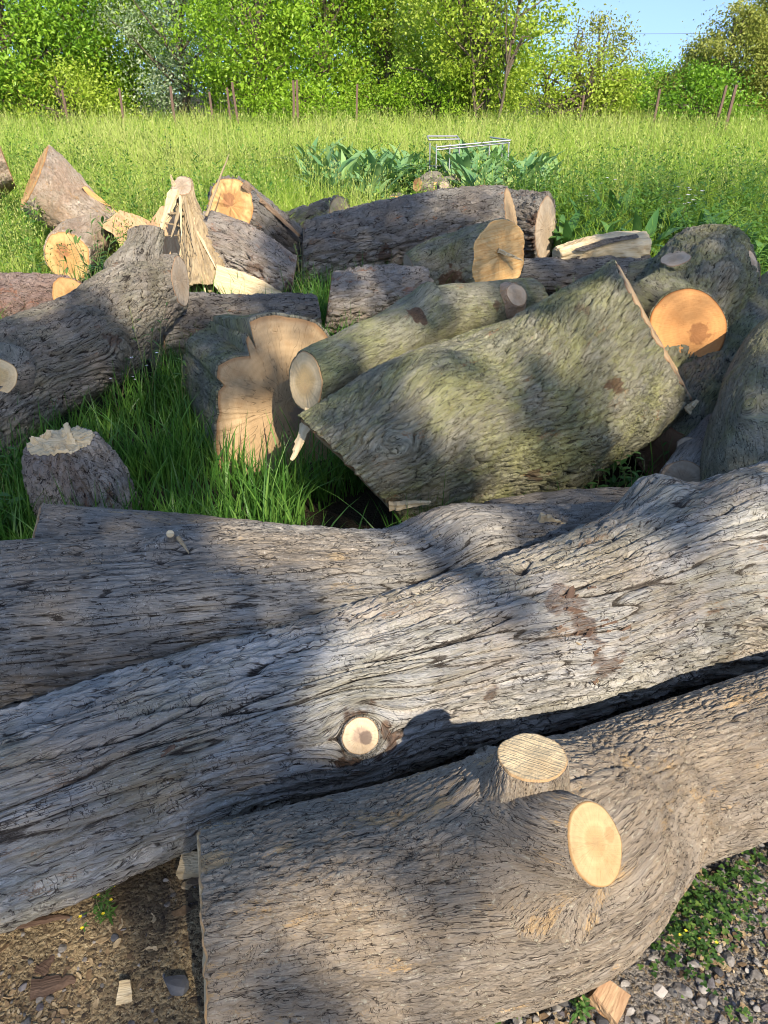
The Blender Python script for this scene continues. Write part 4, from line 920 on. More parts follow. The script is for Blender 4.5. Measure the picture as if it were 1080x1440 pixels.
# the open field
def field(n, y0, y1, seed, hh, ww, lean, power=1.5, tone=.5, nseg=3, thr=None):
    r = np.random.default_rng(seed); u = r.uniform(0, 1, n); a = 1-power
    y = (y0**a+u*(y1**a-y0**a))**(1/a); x = r.uniform(-1, 1, n)*(.53*y+2.0)
    m = free_of_timber(x, y, .9) & open_sight(x, y)
    # the timber yard itself stays short
    m &= ~((y < 7.2) & (x > -2.3) & (x < 2.9)) & ~((y < 8.6) & (x > -1.2) & (x < 1.9))
    m &= ~((x > -3.3) & (x < -2.0) & (y > 5.2) & (y < 7.1))
    dk = ((x-.85)/1.75)**2+((y-12.2)/1.9)**2 < 1; wd = (x > 1.7) & (x < 4.6) & (y < 10.2)
    m &= ~(dk & (r.uniform(0, 1, n) < .97)) & ~(wd & (r.uniform(0, 1, n) < .55))
    x, y = x[m], y[m]
    c = perlin(np.stack([x/2.2, y/3.5, 0*x], 1), 77); c2 = perlin(np.stack([x/.6, y/.9, 0*x], 1), 78)
    nearf = sst(6.5, 11, y)
    h = hh*(1+.45*c+.40*c2+r.normal(0, .20, len(x)))*(.62+.38*nearf)
    h = h*np.where((y < 9.5) & (x < -1.2), .75, 1.)
    tn = np.clip(tone+.75*c+.55*c2-.16*sst(0., 1.2, x/np.maximum(y, 1)*2.2)*(y < 14), 0, 1)
    return blades(x, y, np.clip(h, .08, 1.4), ww*(.55+.06*y)*r.uniform(.6, 1.4, len(x)), np.abs(r.normal(lean, .3, len(x))), r, nseg=nseg, base_tone=tn)
grass_obj('meadow_grass', [field(150000, 5.2, 31, 41, .58, .0058, .60, 1.35, .55), field(70000, 5.2, 30, 42, .36, .009, .80, 1.3, .35), field(30000, 14, 31, 43, .85, .006, .40, 1.2, .68)], GRASS_FIELD)
# feathery flowering stems with their loose heads
def seedheads(n, y0, y1, seed, hh):
    r = np.random.default_rng(seed); u = r.uniform(0, 1, n); y = (y0**-.4+u*(y1**-.4-y0**-.4))**(1/-.4); x = r.uniform(-1, 1, n)*(.53*y+1)
    m = free_of_timber(x, y, 1.)&open_sight(x, y)&~(((x-.85)/1.75)**2+((y-12.2)/1.9)**2 < 1)&~((x > 1.7) & (x < 4.6) & (y < 9.8))&~((y < 8.4) & (x > -2.0) & (x < 2.9)); x, y = x[m], y[m]; n = len(x)
    h = hh*r.normal(1, .17, n)*(.72+.28*sst(6.5, 11, y)); Lx = r.normal(0, .10, n); Ly = r.normal(0, .10, n)
    K = 11; b = np.repeat(np.arange(n), K); f = r.uniform(.68, 1.05, n*K); sp = (1.1-f)*.42*r.uniform(.2, 1, n*K); an = r.uniform(0, 2*pi, n*K)
    cx = x[b]+Lx[b]*f+np.cos(an)*sp; cy = y[b]+Ly[b]*f+np.sin(an)*sp; cz = terrain(x[b], y[b])+h[b]*f
    s = (.0035+.0008*y[b])*r.uniform(.6, 1.5, n*K); d = r.uniform(0, 2*pi, n*K)
    V = np.zeros((n*K, 4, 3)); ux, uy = np.cos(d), np.sin(d)
    V[:, 0] = np.stack([cx-ux*s*.5, cy-uy*s*.5, cz], 1); dz = r.normal(0, 1.1, n*K)*s; V[:, 1] = np.stack([cx+uy*s*.6, cy-ux*s*.6, cz-s*.8+dz], 1); V[:, 2] = np.stack([cx+ux*s*.5, cy+uy*s*.5, cz], 1); V[:, 3] = np.stack([cx-uy*s*.6, cy+ux*s*.6, cz+s*.9+dz], 1)
    q = (np.arange(n*K)*4)[:, None]+np.array([[0, 1, 2, 3]])
    st = blades(x, y, h, .0022+.00045*y, np.hypot(Lx, Ly)/h*.9, r, nseg=2)
    return V.reshape(-1, 3), q, np.repeat(r.uniform(0, 1, n), K*4), st
V, q, rn, st = seedheads(8500, 5.6, 30, 51, .74)
tag(mesh_obj('seed_heads', np.concatenate([V, st[0]]), [np.concatenate([q, st[1][0]+len(V)]), st[1][1]+len(V)], GRASS_SEED, None, None, True, dict(rnd=np.concatenate([rn, st[2]['rnd']]))), kind='stuff')

# leafy weeds standing here and there above the grass
def leafy(n, y0, y1, seed, right=False):
    r = np.random.default_rng(seed); y = (y0**-.3+r.uniform(0, 1, n)*(y1**-.3-y0**-.3))**(1/-.3); x = r.uniform(-1, 1, n)*(.53*y+1)
    k = perlin(np.stack([x/1.6, y/2.4, 0*x+3], 1), 91); m = ((k > -.02) | right) & ((x > 1.6) | (not right)) & free_of_timber(x, y, 1.15) & open_sight(x, y) & ~((y < 8.6) & (x > -2.3) & (x < 2.9)); x, y, k = x[m], y[m], k[m]; n = len(x)
    h = r.uniform(.45, .95, n)*(.7+.3*sst(6, 12, y)); K = 26; b = np.repeat(np.arange(n), K); f = r.uniform(.15, 1., n*K); a = r.uniform(0, 2*pi, n*K); l = (.05+.055*r.uniform(0, 1, n*K))*(1.25-.6*f)*(1+.02*y[b])
    cx = x[b]+r.normal(0, .02, n*K); cy = y[b]+r.normal(0, .02, n*K); cz = terrain(x[b], y[b])+h[b]*f; dx, dy = np.cos(a), np.sin(a); up = r.uniform(-.1, .8, n*K)
    V = np.zeros((n*K, 4, 3)); V[:, 0] = np.stack([cx, cy, cz], 1); V[:, 1] = np.stack([cx+dx*l*.5-dy*l*.18, cy+dy*l*.5+dx*l*.18, cz+up*l*.5], 1); V[:, 2] = np.stack([cx+dx*l, cy+dy*l, cz+up*l*.8], 1); V[:, 3] = np.stack([cx+dx*l*.5+dy*l*.18, cy+dy*l*.5-dx*l*.18, cz+up*l*.5], 1)
    q = (np.arange(n*K)*4)[:, None]+np.array([[0, 1, 2, 3]]); st = blades(x, y, h, .006+.0006*y, np.full(n, .05), r, nseg=2)
    return V.reshape(-1, 3), q, np.repeat(np.clip(r.normal(.35, .3, n), 0, 1), K*4), st
V, q, rn, st = leafy(5200, 6.0, 29, 61)
V2, q2, rn2, st2 = leafy(2600, 6.8, 12.5, 62, True)
tag(mesh_obj('meadow_weeds', np.concatenate([V2, st2[0]]), [np.concatenate([q2, st2[1][0]+len(V2)]), st2[1][1]+len(V2)], leaf_mat('tall_weed_leaf', [(.05, .14, .022), (.09, .20, .03), (.14, .27, .04), (.20, .33, .05)], .4, .5), None, None, True, dict(rnd=np.concatenate([rn2, st2[2]['rnd']]))), kind='stuff')
tag(mesh_obj('meadow_weeds', np.concatenate([V, st[0]]), [np.concatenate([q, st[1][0]+len(V)]), st[1][1]+len(V)], leaf_mat('meadow_weed_leaf', [(.08, .20, .03), (.14, .28, .04), (.22, .36, .05), (.30, .42, .07)], .4, .5), None, None, True, dict(rnd=np.concatenate([rn, st[2]['rnd']]))), kind='stuff')

# ---------------------------------------------------------------- broad leaved plants
def leaf_strip(base, yaw, L, W, rise, droop, fold, tone, n=6, shape='dock'):
    t = np.linspace(0, 1, n); d = np.array([cos(yaw), sin(yaw)]); s = np.array([-sin(yaw), cos(yaw)])
    a = rise-droop*t*1.2; dl = L/(n-1)
    cr = np.concatenate([[0], np.cumsum(np.cos(a[:-1])*dl)]); cz = np.concatenate([[0], np.cumsum(np.sin(a[:-1])*dl)])
    wv = W*np.sin(pi*np.clip(t, .02, 1)**.75)**.8*(1+.08*np.sin(t*23+yaw*5)) if shape == 'dock' else W*(1-t)**.6*np.minimum(1, t*5+.2)
    V = []
    for i in range(n):
        c = np.array([base[0]+d[0]*cr[i], base[1]+d[1]*cr[i], base[2]+cz[i]])
        for k in (-1, 0, 1): V.append(c+np.array([s[0], s[1], 0])*k*wv[i]*.5+np.array([0, 0, 1])*abs(k)*wv[i]*fold)
    f = [[i*3+k, i*3+k+1, i*3+4+k, i*3+3+k] for i in range(n-1) for k in (0, 1)]
    return np.array(V), np.array(f), np.full(n*3, tone)
class PM:
    def __init__(s): s.V, s.F, s.R, s.o = [], [], [], 0
    def add(s, V, f, r): s.V.append(V); s.F.append(f+s.o); s.R.append(r); s.o += len(V)
    def build(s, name, mat, parent=None, origin=None, smooth=True):
        return mesh_obj(name, np.concatenate(s.V), np.concatenate(s.F), mat, parent, origin, smooth, dict(rnd=np.concatenate(s.R)))
def tube(pts, r, sides=5):
    pts = np.asarray(pts, float); n = len(pts); V = []
    for i in range(n):
        t = unit(pts[min(i+1, n-1)]-pts[max(i-1, 0)]); u = np.cross(t, [0.31, .2, .93]); u = unit(u); v = np.cross(t, u); rr = r[i] if hasattr(r, '__len__') else r
        for k in range(sides): a = 2*pi*k/sides; V.append(pts[i]+(u*cos(a)+v*sin(a))*rr)
    f = [[i*sides+k, i*sides+(k+1) % sides, (i+1)*sides+(k+1) % sides, (i+1)*sides+k] for i in range(n-1) for k in range(sides)]
    return np.array(V), np.array(f)
DOCK = leaf_mat('dock_leaf', [(.10, .22, .085), (.14, .28, .11), (.19, .34, .13), (.26, .40, .14)], .3, .45, .4)
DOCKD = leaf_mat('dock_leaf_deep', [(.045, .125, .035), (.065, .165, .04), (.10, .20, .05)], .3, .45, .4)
STEM = leaf_mat('plant_stem', [(.12, .16, .05), (.18, .17, .08)], .1, .6)
def dock(loc, mat, k, scale, label, group, nl=40):
    r = random.Random(k); p = PM()
    for i in range(nl):
        p.add(*leaf_strip((r.uniform(-.1, .1), r.uniform(-.1, .1), r.uniform(0, .18)), r.uniform(0, 2*pi), r.uniform(.20, .42), r.uniform(.06, .11), r.uniform(.35, 1.45), r.uniform(.2, 1.3), .14, r.random()))
    o = p.build('dock_plant', mat, None, np.zeros(3)); o.location = loc; o.scale = (scale,)*3
    return tag(o, label, 'plant', group)
protos = [dock((0, 0, -50), DOCK, 200+k, 1., 'broad-leaved blue green dock plant in the clump behind the log pile', 'dock plants behind the log pile') for k in range(3)]
dspots = [(455, 242, 11.6), (480, 232, 12.2), (505, 240, 11.4), (530, 228, 12.4), (550, 238, 12.2), (578, 222, 12.7), (600, 226, 12.9), (632, 228, 12.8), (650, 242, 11.5), (676, 236, 12.0), (700, 244, 11.2), (722, 240, 11.8), (748, 250, 11.0), (470, 258, 10.8), (520, 262, 10.6), (690, 262, 10.4), (735, 272, 10.2), (668, 266, 10.9)]
rr = random.Random(5)
dspots += [(rr.uniform(440, 570), rr.uniform(222, 262), rr.uniform(11.4, 13)) for _ in range(12)]+[(rr.uniform(655, 765), rr.uniform(222, 262), rr.uniform(11.2, 13)) for _ in range(9)]+[(rr.uniform(570, 660), rr.uniform(215, 228), rr.uniform(12.4, 13)) for _ in range(4)]
for i, (px, py, d) in enumerate(dspots):
    o = protos[i] if i < 3 else protos[i % 3].copy()
    if i >= 3: COL.objects.link(o)
    c = P(px, py, d); o.location = (c[0], c[1], float(terrain(c[0], c[1]))); o.rotation_euler = (0, 0, rr.uniform(0, 6.28)); s = rr.uniform(1.35, 1.8); o.scale = (s, s, s*rr.uniform(.9, 1.15))
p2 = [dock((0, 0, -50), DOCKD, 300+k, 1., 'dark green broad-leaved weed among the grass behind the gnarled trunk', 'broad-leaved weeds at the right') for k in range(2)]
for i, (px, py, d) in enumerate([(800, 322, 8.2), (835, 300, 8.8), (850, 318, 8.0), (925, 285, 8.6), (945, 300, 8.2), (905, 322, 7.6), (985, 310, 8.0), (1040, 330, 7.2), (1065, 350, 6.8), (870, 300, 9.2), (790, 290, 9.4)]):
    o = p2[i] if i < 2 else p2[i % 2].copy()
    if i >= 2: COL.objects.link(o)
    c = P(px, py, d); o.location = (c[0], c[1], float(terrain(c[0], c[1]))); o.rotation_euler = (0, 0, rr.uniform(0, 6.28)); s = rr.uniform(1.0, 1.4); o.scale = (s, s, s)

# tall weeds among the logs
WEED = leaf_mat('weed_leaf', [(.05, .13, .03), (.08, .18, .04), (.12, .22, .05)], .35, .5)
FLOWER_Y = plain_mat('yellow_petals', (.72, .58, .03), .6, 0, .15); FLOWER_W = plain_mat('white_petals', (.74, .68, .76), .6, 0, .12)
def weed(loc, h, k, label, stems=3, leaves=16, L=.09, W=.012, group=None, flowers=None, nf=0, spread=.35, fs=.008):
    r = random.Random(k); root = empty('tall_weed' if h > .2 else 'small_weed', loc, label, 'plant', group); ps, pl, pf = PM(), PM(), PM(); tips = []
    for s in range(stems):
        a = r.uniform(0, 6.28); b = r.uniform(.05, spread)*h; hh = h*r.uniform(.75, 1.05)
        pts = [np.array([b*cos(a)*t**1.4, b*sin(a)*t**1.4, hh*t])+np.array([r.gauss(0, .006), r.gauss(0, .006), 0]) for t in np.linspace(0, 1, 6)]
        V, f = tube(pts, [.0035*(1-.6*i/5)*(h/.5)**.5 for i in range(6)]); ps.add(V, f, np.full(len(V), r.random()))
        for i in range(leaves//stems):
            t = r.uniform(.08, 1.); q = pts[0]+(pts[-1]-pts[0])*t; j = min(4, int(t*5)); q = pts[j]+(pts[j+1]-pts[j])*(t*5-j)
            pl.add(*leaf_strip(q, r.uniform(0, 6.28), L*r.uniform(.6, 1.2)*(1.15-.6*t), W*r.uniform(.8, 1.3), r.uniform(.1, .9), r.uniform(.3, 1.2), .12, r.random(), 5))
        tips.append(pts[-1])
    w = np.array(loc); 
    def shift(p): p.V = [v+w for v in p.V]; return p
    shift(ps).build('stem', STEM, root); shift(pl).build('foliage', WEED, root)
    if flowers:
        for i in range(nf):
            q = tips[i % len(tips)]+np.array([r.gauss(0, .18), r.gauss(0, .18), r.uniform(-.35, .1)])*h*(1 if i >= len(tips) else .05)
            for m in range(5):
                pf.add(*leaf_strip(q, m*1.257+r.uniform(-.2, .2), fs, fs*.75, .35, .3, .08, .5, 4))
        shift(pf).build('flower', flowers, root)
    return root
def gp(px, py, z=0.): 
    c = ground_at(px, py, z); c[2] = float(terrain(c[0], c[1])); return c
weed(gp(215, 585), .62, 1, 'tall feathery weed with pale seed tips, standing in the lush grass below the forked limb', 3, 40, .10, .010)
weed(gp(170, 590), .48, 2, 'thin yellow green weed stalk beside the tall feathery weed', 3, 20, .07, .008, None, FLOWER_W, 14, .3, .010)
weed(gp(262, 600), .42, 3, 'bushy weed growing against the lobed crotch', 4, 30, .09, .012)
weed(gp(150, 445)*np.array([1, 1, 1]), .75, 4, 'dark leafy weed growing behind the left forked limb', 7, 84, .17, .020)
weed(gp(128, 450), .60, 5, 'dark weed half hidden by the left forked limb, near the round orange cut face', 6, 60, .15, .018)
weed(gp(855, 720), .38, 6, 'leafy green weed in the dark gap to the right under the huge mossy trunk', 5, 50, .08, .018)
weed(gp(885, 735), .30, 7, 'lower leafy weed in the same dark gap, right of the taller one', 5, 40, .07, .016)
weed(gp(830, 735), .30, 8, 'small weed closest under the huge mossy trunk', 4, 30, .07, .016)
weed(gp(935, 690), .35, 9, 'thin weed stalk in the shaded hollow beside the small dark log', 3, 16, .07, .010)
weed(gp(12, 760), .30, 10, 'broad-leaved weed at the left edge beside the short grey stump', 5, 34, .12, .035)
weed(gp(20, 720), .34, 11, 'fine leaved weed at the left edge, behind the broad-leaved one', 5, 44, .09, .014)
weed(gp(440, 470), .45, 12, 'small bright weed between the pale grey short log and the lobed crotch', 5, 40, .09, .016)
weed(gp(425, 420), .50, 13, 'dark weed growing at the foot of the big dark log', 5, 40, .09, .014)
weed(gp(340, 425), .42, 14, 'sparse weed stems in front of the torn pale grey log', 4, 24, .07, .010)
weed(gp(246, 282), .95, 15, 'tall weed with small yellow flowers in the field behind the torn stub', 3, 40, .12, .02, None, FLOWER_Y, 8, .4, .03)
weed(gp(152, 1290), .055, 16, 'low feathery weed with small yellow flowers at the foot of the silver trunk', 11, 110, .022, .004, None, FLOWER_Y, 12, 1.0, .0045)
for i, (px, py, d, lb) in enumerate([(955, 290, 8.4, 'tall stem with lilac white flowers, in the dark grass left of the right hand weeds'), (962, 280, 9.0, 'lilac white flower stem just behind the first one'), (1030, 205, 14, 'white flowered stem high in the sunny field near the right posts'), (826, 288, 9.2, 'small lilac flower in the grass behind the pale split log')]):
    c = P(px, py, d); c[2] = float(terrain(c[0], c[1])); weed(c, .62 if d < 10 else .8, 20+i, lb, 2, 14, .09, .014, None, FLOWER_W, 7, .2, .028)
# leafy ground cover at the lower right: clover like weeds
CLOVER = leaf_mat('clover_leaf', [(.028, .07, .016), (.045, .105, .022), (.07, .145, .03), (.14, .22, .045)], .35, .45, .4)
def trefoil(p, c, r, s, tone):
    yaw = r.uniform(0, 6.28); tilt = r.gauss(0, .35)
    for k in range(3):
        a = yaw+k*2.094
        p.add(*leaf_strip(c, a, s, s*.85, .25+tilt*cos(a), .5, .10, min(1, max(0, tone+r.gauss(0, .12))), 4))
def ground_cover():
    r = random.Random(9); p = PM()
    for i in range(950):
        cx, cy = r.choice([(960, 1265), (1000, 1230), (1045, 1195), (985, 1300), (930, 1290), (1060, 1230), (1010, 1270), (960, 1330)])
        px = cx+r.gauss(0, 42); py = cy+r.gauss(0, 32); hgt = abs(r.gauss(.02, .02))
        c = ground_at(px, py, 0.); c[2] = hgt
        if not free_of_timber(np.array([c[0]]), np.array([c[1]]), .8)[0]: continue
        trefoil(p, c, r, r.uniform(.0045, .010), r.random())
    for i in range(420):
        px = r.uniform(560, 1090); py = r.uniform(1330, 1440); c = ground_at(px, py, 0.); c[2] = abs(r.gauss(.006, .008))
        if perlin(np.array([[c[0]*9, c[1]*9, 3.]]), 4)[0] < .12: continue
        trefoil(p, c, r, r.uniform(.005, .010), .5+.5*r.random())
    tag(p.build('ground_cover', CLOVER), kind='stuff')
ground_cover()
weed(ground_at(955, 1225), .10, 30, 'bright little weed with pointed leaves at the upper edge of the clover patch', 4, 24, .035, .010, None, None, 0, .6)
weed(ground_at(815, 1425), .05, 31, 'bright little weed with pointed leaves, left of the orange wood chip', 6, 36, .026, .007, None, None, 0, .9)
weed(ground_at(660, 1432), .045, 32, 'sprig of bright weed in the gravel under the front of the nearest trunk', 6, 30, .022, .006, None, None, 0, .9)
weed(ground_at(975, 1330), .05, 33, 'small weed with yellow flowers at the lower edge of the clover patch', 6, 40, .02, .006, None, FLOWER_Y, 5, .9, .004)
# ---------------------------------------------------------------- trees along the far side of the field
TRUNK = bark_mat('tree_bark', (.20, .16, .12), (.06, .05, .04), None, 0, None, 0, None, 0, 1., 12.)
LEAF = dict(
 bright=leaf_mat('leaf_bright', [(.14, .26, .018), (.21, .37, .025), (.29, .46, .035), (.38, .53, .07)], .45, .42, .35),
 deep=leaf_mat('leaf_deep', [(.09, .20, .018), (.14, .29, .022), (.21, .38, .03), (.29, .46, .045)], .42, .38, .4),
 silver=leaf_mat('leaf_silver', [(.15, .24, .11), (.22, .32, .15), (.30, .39, .21), (.44, .50, .35)], .3, .45, .4),
 olive=leaf_mat('leaf_olive', [(.14, .18, .03), (.20, .24, .04), (.27, .30, .06), (.34, .36, .09)], .3, .5, .3),
 fresh=leaf_mat('leaf_fresh', [(.20, .30, .025), (.29, .41, .04), (.38, .49, .06), (.47, .55, .11)], .45, .42, .35))
def leaf_cloud(cent, sig, n_per, size, r, droop=.0, keep=None):
    C = np.repeat(cent, n_per, axis=0); n = len(C); p = C+r.normal(0, 1, (n, 3))*np.repeat(sig, n_per, axis=0)[:, None]*np.array([1, 1, .75])
    if keep is not None: m = keep(p); p = p[m]; n = len(p); C = C[m]
    out = unit_rows(r.normal(0, 1, (n, 3))+np.array([0, 0, .55]))          # leaf normals lean to the sky
    a = unit_rows(np.cross(out, r.normal(0, 1, (n, 3)))); a[:, 2] -= droop; a = unit_rows(a); b = np.cross(out, a)
    s = size*r.uniform(.65, 1.35, n)[:, None]
    V = np.zeros((n, 4, 3)); V[:, 0] = p-a*s*.55; V[:, 1] = p+b*s*.30+out*s*.10; V[:, 2] = p+a*s*.60; V[:, 3] = p-b*s*.30+out*s*.10
    q = (np.arange(n)*4)[:, None]+np.array([[0, 1, 2, 3]])
    return V.reshape(-1, 3), q, n
def unit_rows(v): return v/np.maximum(np.linalg.norm(v, axis=1), 1e-6)[:, None]
def tree(name, loc, H, rx, ry, low, mat, label, seed, nclump=90, per=140, size=.12, sig=.42, shape='round', droop=0., limbs=26, group=None, cat='tree', trunk_r=.14, keep=None, multi=1):
    r = np.random.default_rng(seed); loc = np.array([loc[0], loc[1], float(terrain(loc[0], loc[1]))])
    root = empty(name, loc, label, cat, group); size *= .84; per = int(per*1.35)
    u = r.normal(0, 1, (nclump, 3)); u = unit_rows(u)*(r.uniform(.25, 1., nclump)**.45)[:, None]
    if shape == 'cone':
        t = r.uniform(0, 1, nclump); rad = (1-t)**.8*r.uniform(.3, 1, nclump)**.5; an = r.uniform(0, 2*pi, nclump)
        c = np.stack([np.cos(an)*rad*rx, np.sin(an)*rad*ry, low+(H-low)*t], 1)
    else:
        c = u*np.array([rx, ry, (H-low)/2]); c[:, 2] += (H+low)/2
        if shape == 'flare': c[:, :2] *= (.45+.75*np.clip((c[:, 2:3]-low)/(H-low), 0, 1))
    c += .18*rx*np.stack([perlin(c*.9+k*7, seed+k) for k in range(3)], 1)
    sg = sig*r.uniform(.55, 1.35, nclump)
    tone_c = np.clip(r.normal(.5, .22, nclump), 0, 1)
    V, q, n = leaf_cloud(c+loc, sg, per, size, r, droop, keep)
    rn = np.clip(np.repeat(tone_c, per)[:n]+r.normal(0, .2, n), 0, 1)
    mesh_obj('crown', V, q, mat, root, None, False, dict(rnd=np.repeat(rn, 4)))
    pm_V, pm_F, o = [], [], 0
    def add(pts, rad, sides=6):
        nonlocal o
        v, f = tube(pts, rad, sides); pm_V.append(v); pm_F.append(f+o); o += len(v)
    for k in range(multi):
        bx, by = (0, 0) if multi == 1 else (r.normal(0, rx*.18), r.normal(0, ry*.18))
        top = np.array([bx*2+r.normal(0, .2), by*2+r.normal(0, .2), H*.86]); base = np.array([bx, by, -.1])
        tr = [base+(top-base)*t+np.array([r.normal(0, .08), r.normal(0, .08), 0])*min(1, t*4) for t in np.linspace(0, 1, 9)]
        add([p+loc for p in tr], [trunk_r/multi**.5*(1-.88*t)+.012 for t in np.linspace(0, 1, 9)], 8)
        for j in r.choice(nclump, min(nclump, limbs//multi), replace=False):
            z = np.clip(c[j, 2]*r.uniform(.45, .75), .2, H*.8); t = z/(H*.86); b0 = base+(top-base)*min(1, t)
            mid = (b0+c[j])/2+np.array([r.normal(0, .12), r.normal(0, .12), r.uniform(-.05, .25)])
            add([b0+loc, (b0+mid)/2+loc, mid+loc, (mid+c[j])/2+loc+r.normal(0, .05, 3), c[j]+loc], [.05*trunk_r/.14*(1-.2*i)+.006 for i in range(5)], 5)
    VV = np.concatenate(pm_V)
    mesh_obj('trunk', VV, np.concatenate(pm_F), TRUNK, root, None, True, dict(bark_co=VV[:, [2, 0, 1]], ridge=np.full(len(VV), .6), scar=np.zeros(len(VV))))
    return root
def TX(px, d): return ((px-540)/F*d*.89, d)        # a bearing in the photo and a distance over the ground
tr = tree
tr('broadleaf_tree', TX(20, 28.5), 7.0, 3.0, 2.2, .2, LEAF['deep'], 'dense glossy green tree at the left end of the row', 1, 120, 150, .15, .45)
tr('broadleaf_tree', TX(120, 30), 6.6, 2.4, 2.0, .1, LEAF['bright'], 'bright green tree between the dense left tree and the silvery one', 2, 90, 140, .13, .42)
tr('broadleaf_tree', TX(190, 32), 5.8, 1.7, 1.6, .3, LEAF['deep'], 'darker tree squeezed behind the left side of the silvery tree', 3, 55, 130, .13, .42)
tr('poplar_tree', TX(262, 29.5), 7.2, 2.3, 1.9, .5, LEAF['silver'], 'silvery grey green tree with small leaves, left of the middle', 4, 90, 170, .10, .42)
tr('broadleaf_tree', TX(360, 28), 6.4, 2.2, 1.9, .1, LEAF['bright'], 'bright green tree just right of the silvery tree, behind the leaning posts', 5, 85, 140, .13, .40)
tr('broadleaf_tree', TX(455, 29), 6.6, 2.3, 1.9, .3, LEAF['bright'], 'bright green tree in the middle of the row, behind the paired posts', 6, 85, 140, .13, .40)
tr('broadleaf_tree', TX(545, 30), 6.0, 2.2, 1.8, .2, LEAF['fresh'], 'yellow green tree in the middle, left of the many stemmed tree', 7, 75, 140, .13, .42)
tr('many_stemmed_tree', TX(680, 27), 6.1, 2.8, 2.2, .5, LEAF['fresh'], 'loose many stemmed yellow green tree with bare twigs showing, right of the middle', 8, 130, 105, .13, .36, 'flare', multi=6, limbs=70, trunk_r=.085)
tr('broadleaf_tree', TX(640, 33), 4.9, 2.4, 1.6, .1, LEAF['bright'], 'green tree glimpsed behind the many stemmed tree', 9, 60, 120, .13, .42)
tr('small_tree', TX(832, 29), 3.5, 1.1, 1.3, .1, LEAF['olive'], 'small olive green tree at the right foot of the many stemmed tree', 10, 50, 110, .10, .32, multi=2)
tr('shrub', TX(800, 28), 2.5, 2.2, 1.2, .0, LEAF['fresh'], 'low shrub below the small olive tree', 11, 50, 120, .11, .3, multi=2, cat='shrub')
tr('small_tree', TX(905, 44), 2.4, 1.9, 1.4, .1, LEAF['deep'], 'distant bluish green tree under the open sky gap', 12, 40, 120, .16, .42)
tr('small_tree', TX(880, 36), 2.0, 1.6, 1.2, .0, LEAF['bright'], 'low green tree left of the distant bluish one', 13, 40, 110, .13, .4)
tr('cypress_tree', TX(972, 30), 2.5, 1.1, 1.0, .0, LEAF['olive'], 'olive cypress at the left side of the right hand group', 14, 60, 170, .10, .24, 'round', .5)
tr('cypress_tree', TX(1022, 29), 3.9, 1.35, 1.2, .0, LEAF['olive'], 'taller olive cypress in the middle of the right hand group', 15, 75, 190, .10, .26, 'round', .5)
tr('cypress_tree', TX(1085, 29), 5.2, 1.6, 1.3, .0, LEAF['olive'], 'tallest olive cypress, cut off by the right edge', 16, 90, 190, .10, .28, 'round', .5)
tr('shrub', TX(985, 27), 1.9, 2.0, 1.0, .0, LEAF['deep'], 'dark low shrub in front of the cypresses', 17, 45, 120, .11, .26, cat='shrub')
tr('shrub', TX(610, 27.5), 2.3, 2.0, 1.0, .0, LEAF['bright'], 'low green shrub left of the many stemmed tree', 18, 45, 130, .11, .28, cat='shrub')
tr('shrub', TX(95, 27.5), 2.0, 2.2, 1.0, .0, LEAF['fresh'], 'low yellow green shrub in front of the bright left tree', 19, 45, 120, .11, .28, cat='shrub')
tr('shrub', TX(420, 27), 1.7, 2.0, .9, .0, LEAF['bright'], 'low green shrub behind the paired posts', 20, 45, 120, .11, .26, cat='shrub')
for i, (px, d, H) in enumerate(((-60, 36, 7), (70, 39, 7.2), (160, 40, 6.8), (300, 38, 7.4), (400, 39, 7), (500, 40, 7), (590, 39, 5.6), (670, 40, 4.6))):
    tr('broadleaf_tree', TX(px, d), H, 3.2, 2., .0, LEAF['deep'], ['dark tree behind the row at the left edge', 'dark tree seen through the leaves of the dense left tree', 'dark tree behind the gap left of the silvery tree', 'dark tree seen behind the silvery tree', 'dark tree behind the bright tree with the leaning posts', 'dark tree behind the middle of the row', 'dark tree behind the yellow green tree', 'dark tree behind the many stemmed tree'][i], 30+i, 60, 110, .17, .6)

# ---------------------------------------------------------------- rusty fence posts, metal frame, wires
RUST = plain_mat('rusty_iron', (.125, .08, .062), .9, .1, .5, 14., .6)
ALU = plain_mat('grey_metal', (.36, .37, .39), .5, .6, .1, 30., .1)
WIRE = plain_mat('wire', (.05, .05, .055), .6)
def post(px, top, d, w, label, lean=0., fork=0):
    w *= .62
    d *= .86; c = P(px, top, d); z0 = float(terrain(c[0], c[1])); h = c[2]-z0+.3; b = np.array([c[0]-lean*h, c[1], z0-.3])
    # an angle iron: L section, slightly bent, with a bevelled top
    n = 8; sec = np.array([(0, 0), (w, 0), (w, .3*w), (.3*w, .3*w), (.3*w, w), (0, w)]); V = []
    for i in range(n):
        t = i/(n-1); cx = b[0]+lean*h*t+.012*sin(t*5+px); V += [(cx+s[0]-w/2, b[1]+s[1]-w/2, b[2]+h*t-(.02 if i == n-1 and k > 2 else 0)) for k, s in enumerate(sec)]
    f = [[i*6+k, i*6+(k+1) % 6, i*6+6+(k+1) % 6, i*6+6+k] for i in range(n-1) for k in range(6)]+[[5, 4, 3, 2, 1, 0], [(n-1)*6+k for k in range(6)]]
    return tag(mesh_obj('fence_post', V, f, RUST, None, b, False), label, 'fence post', 'rusty posts along the far side of the field')
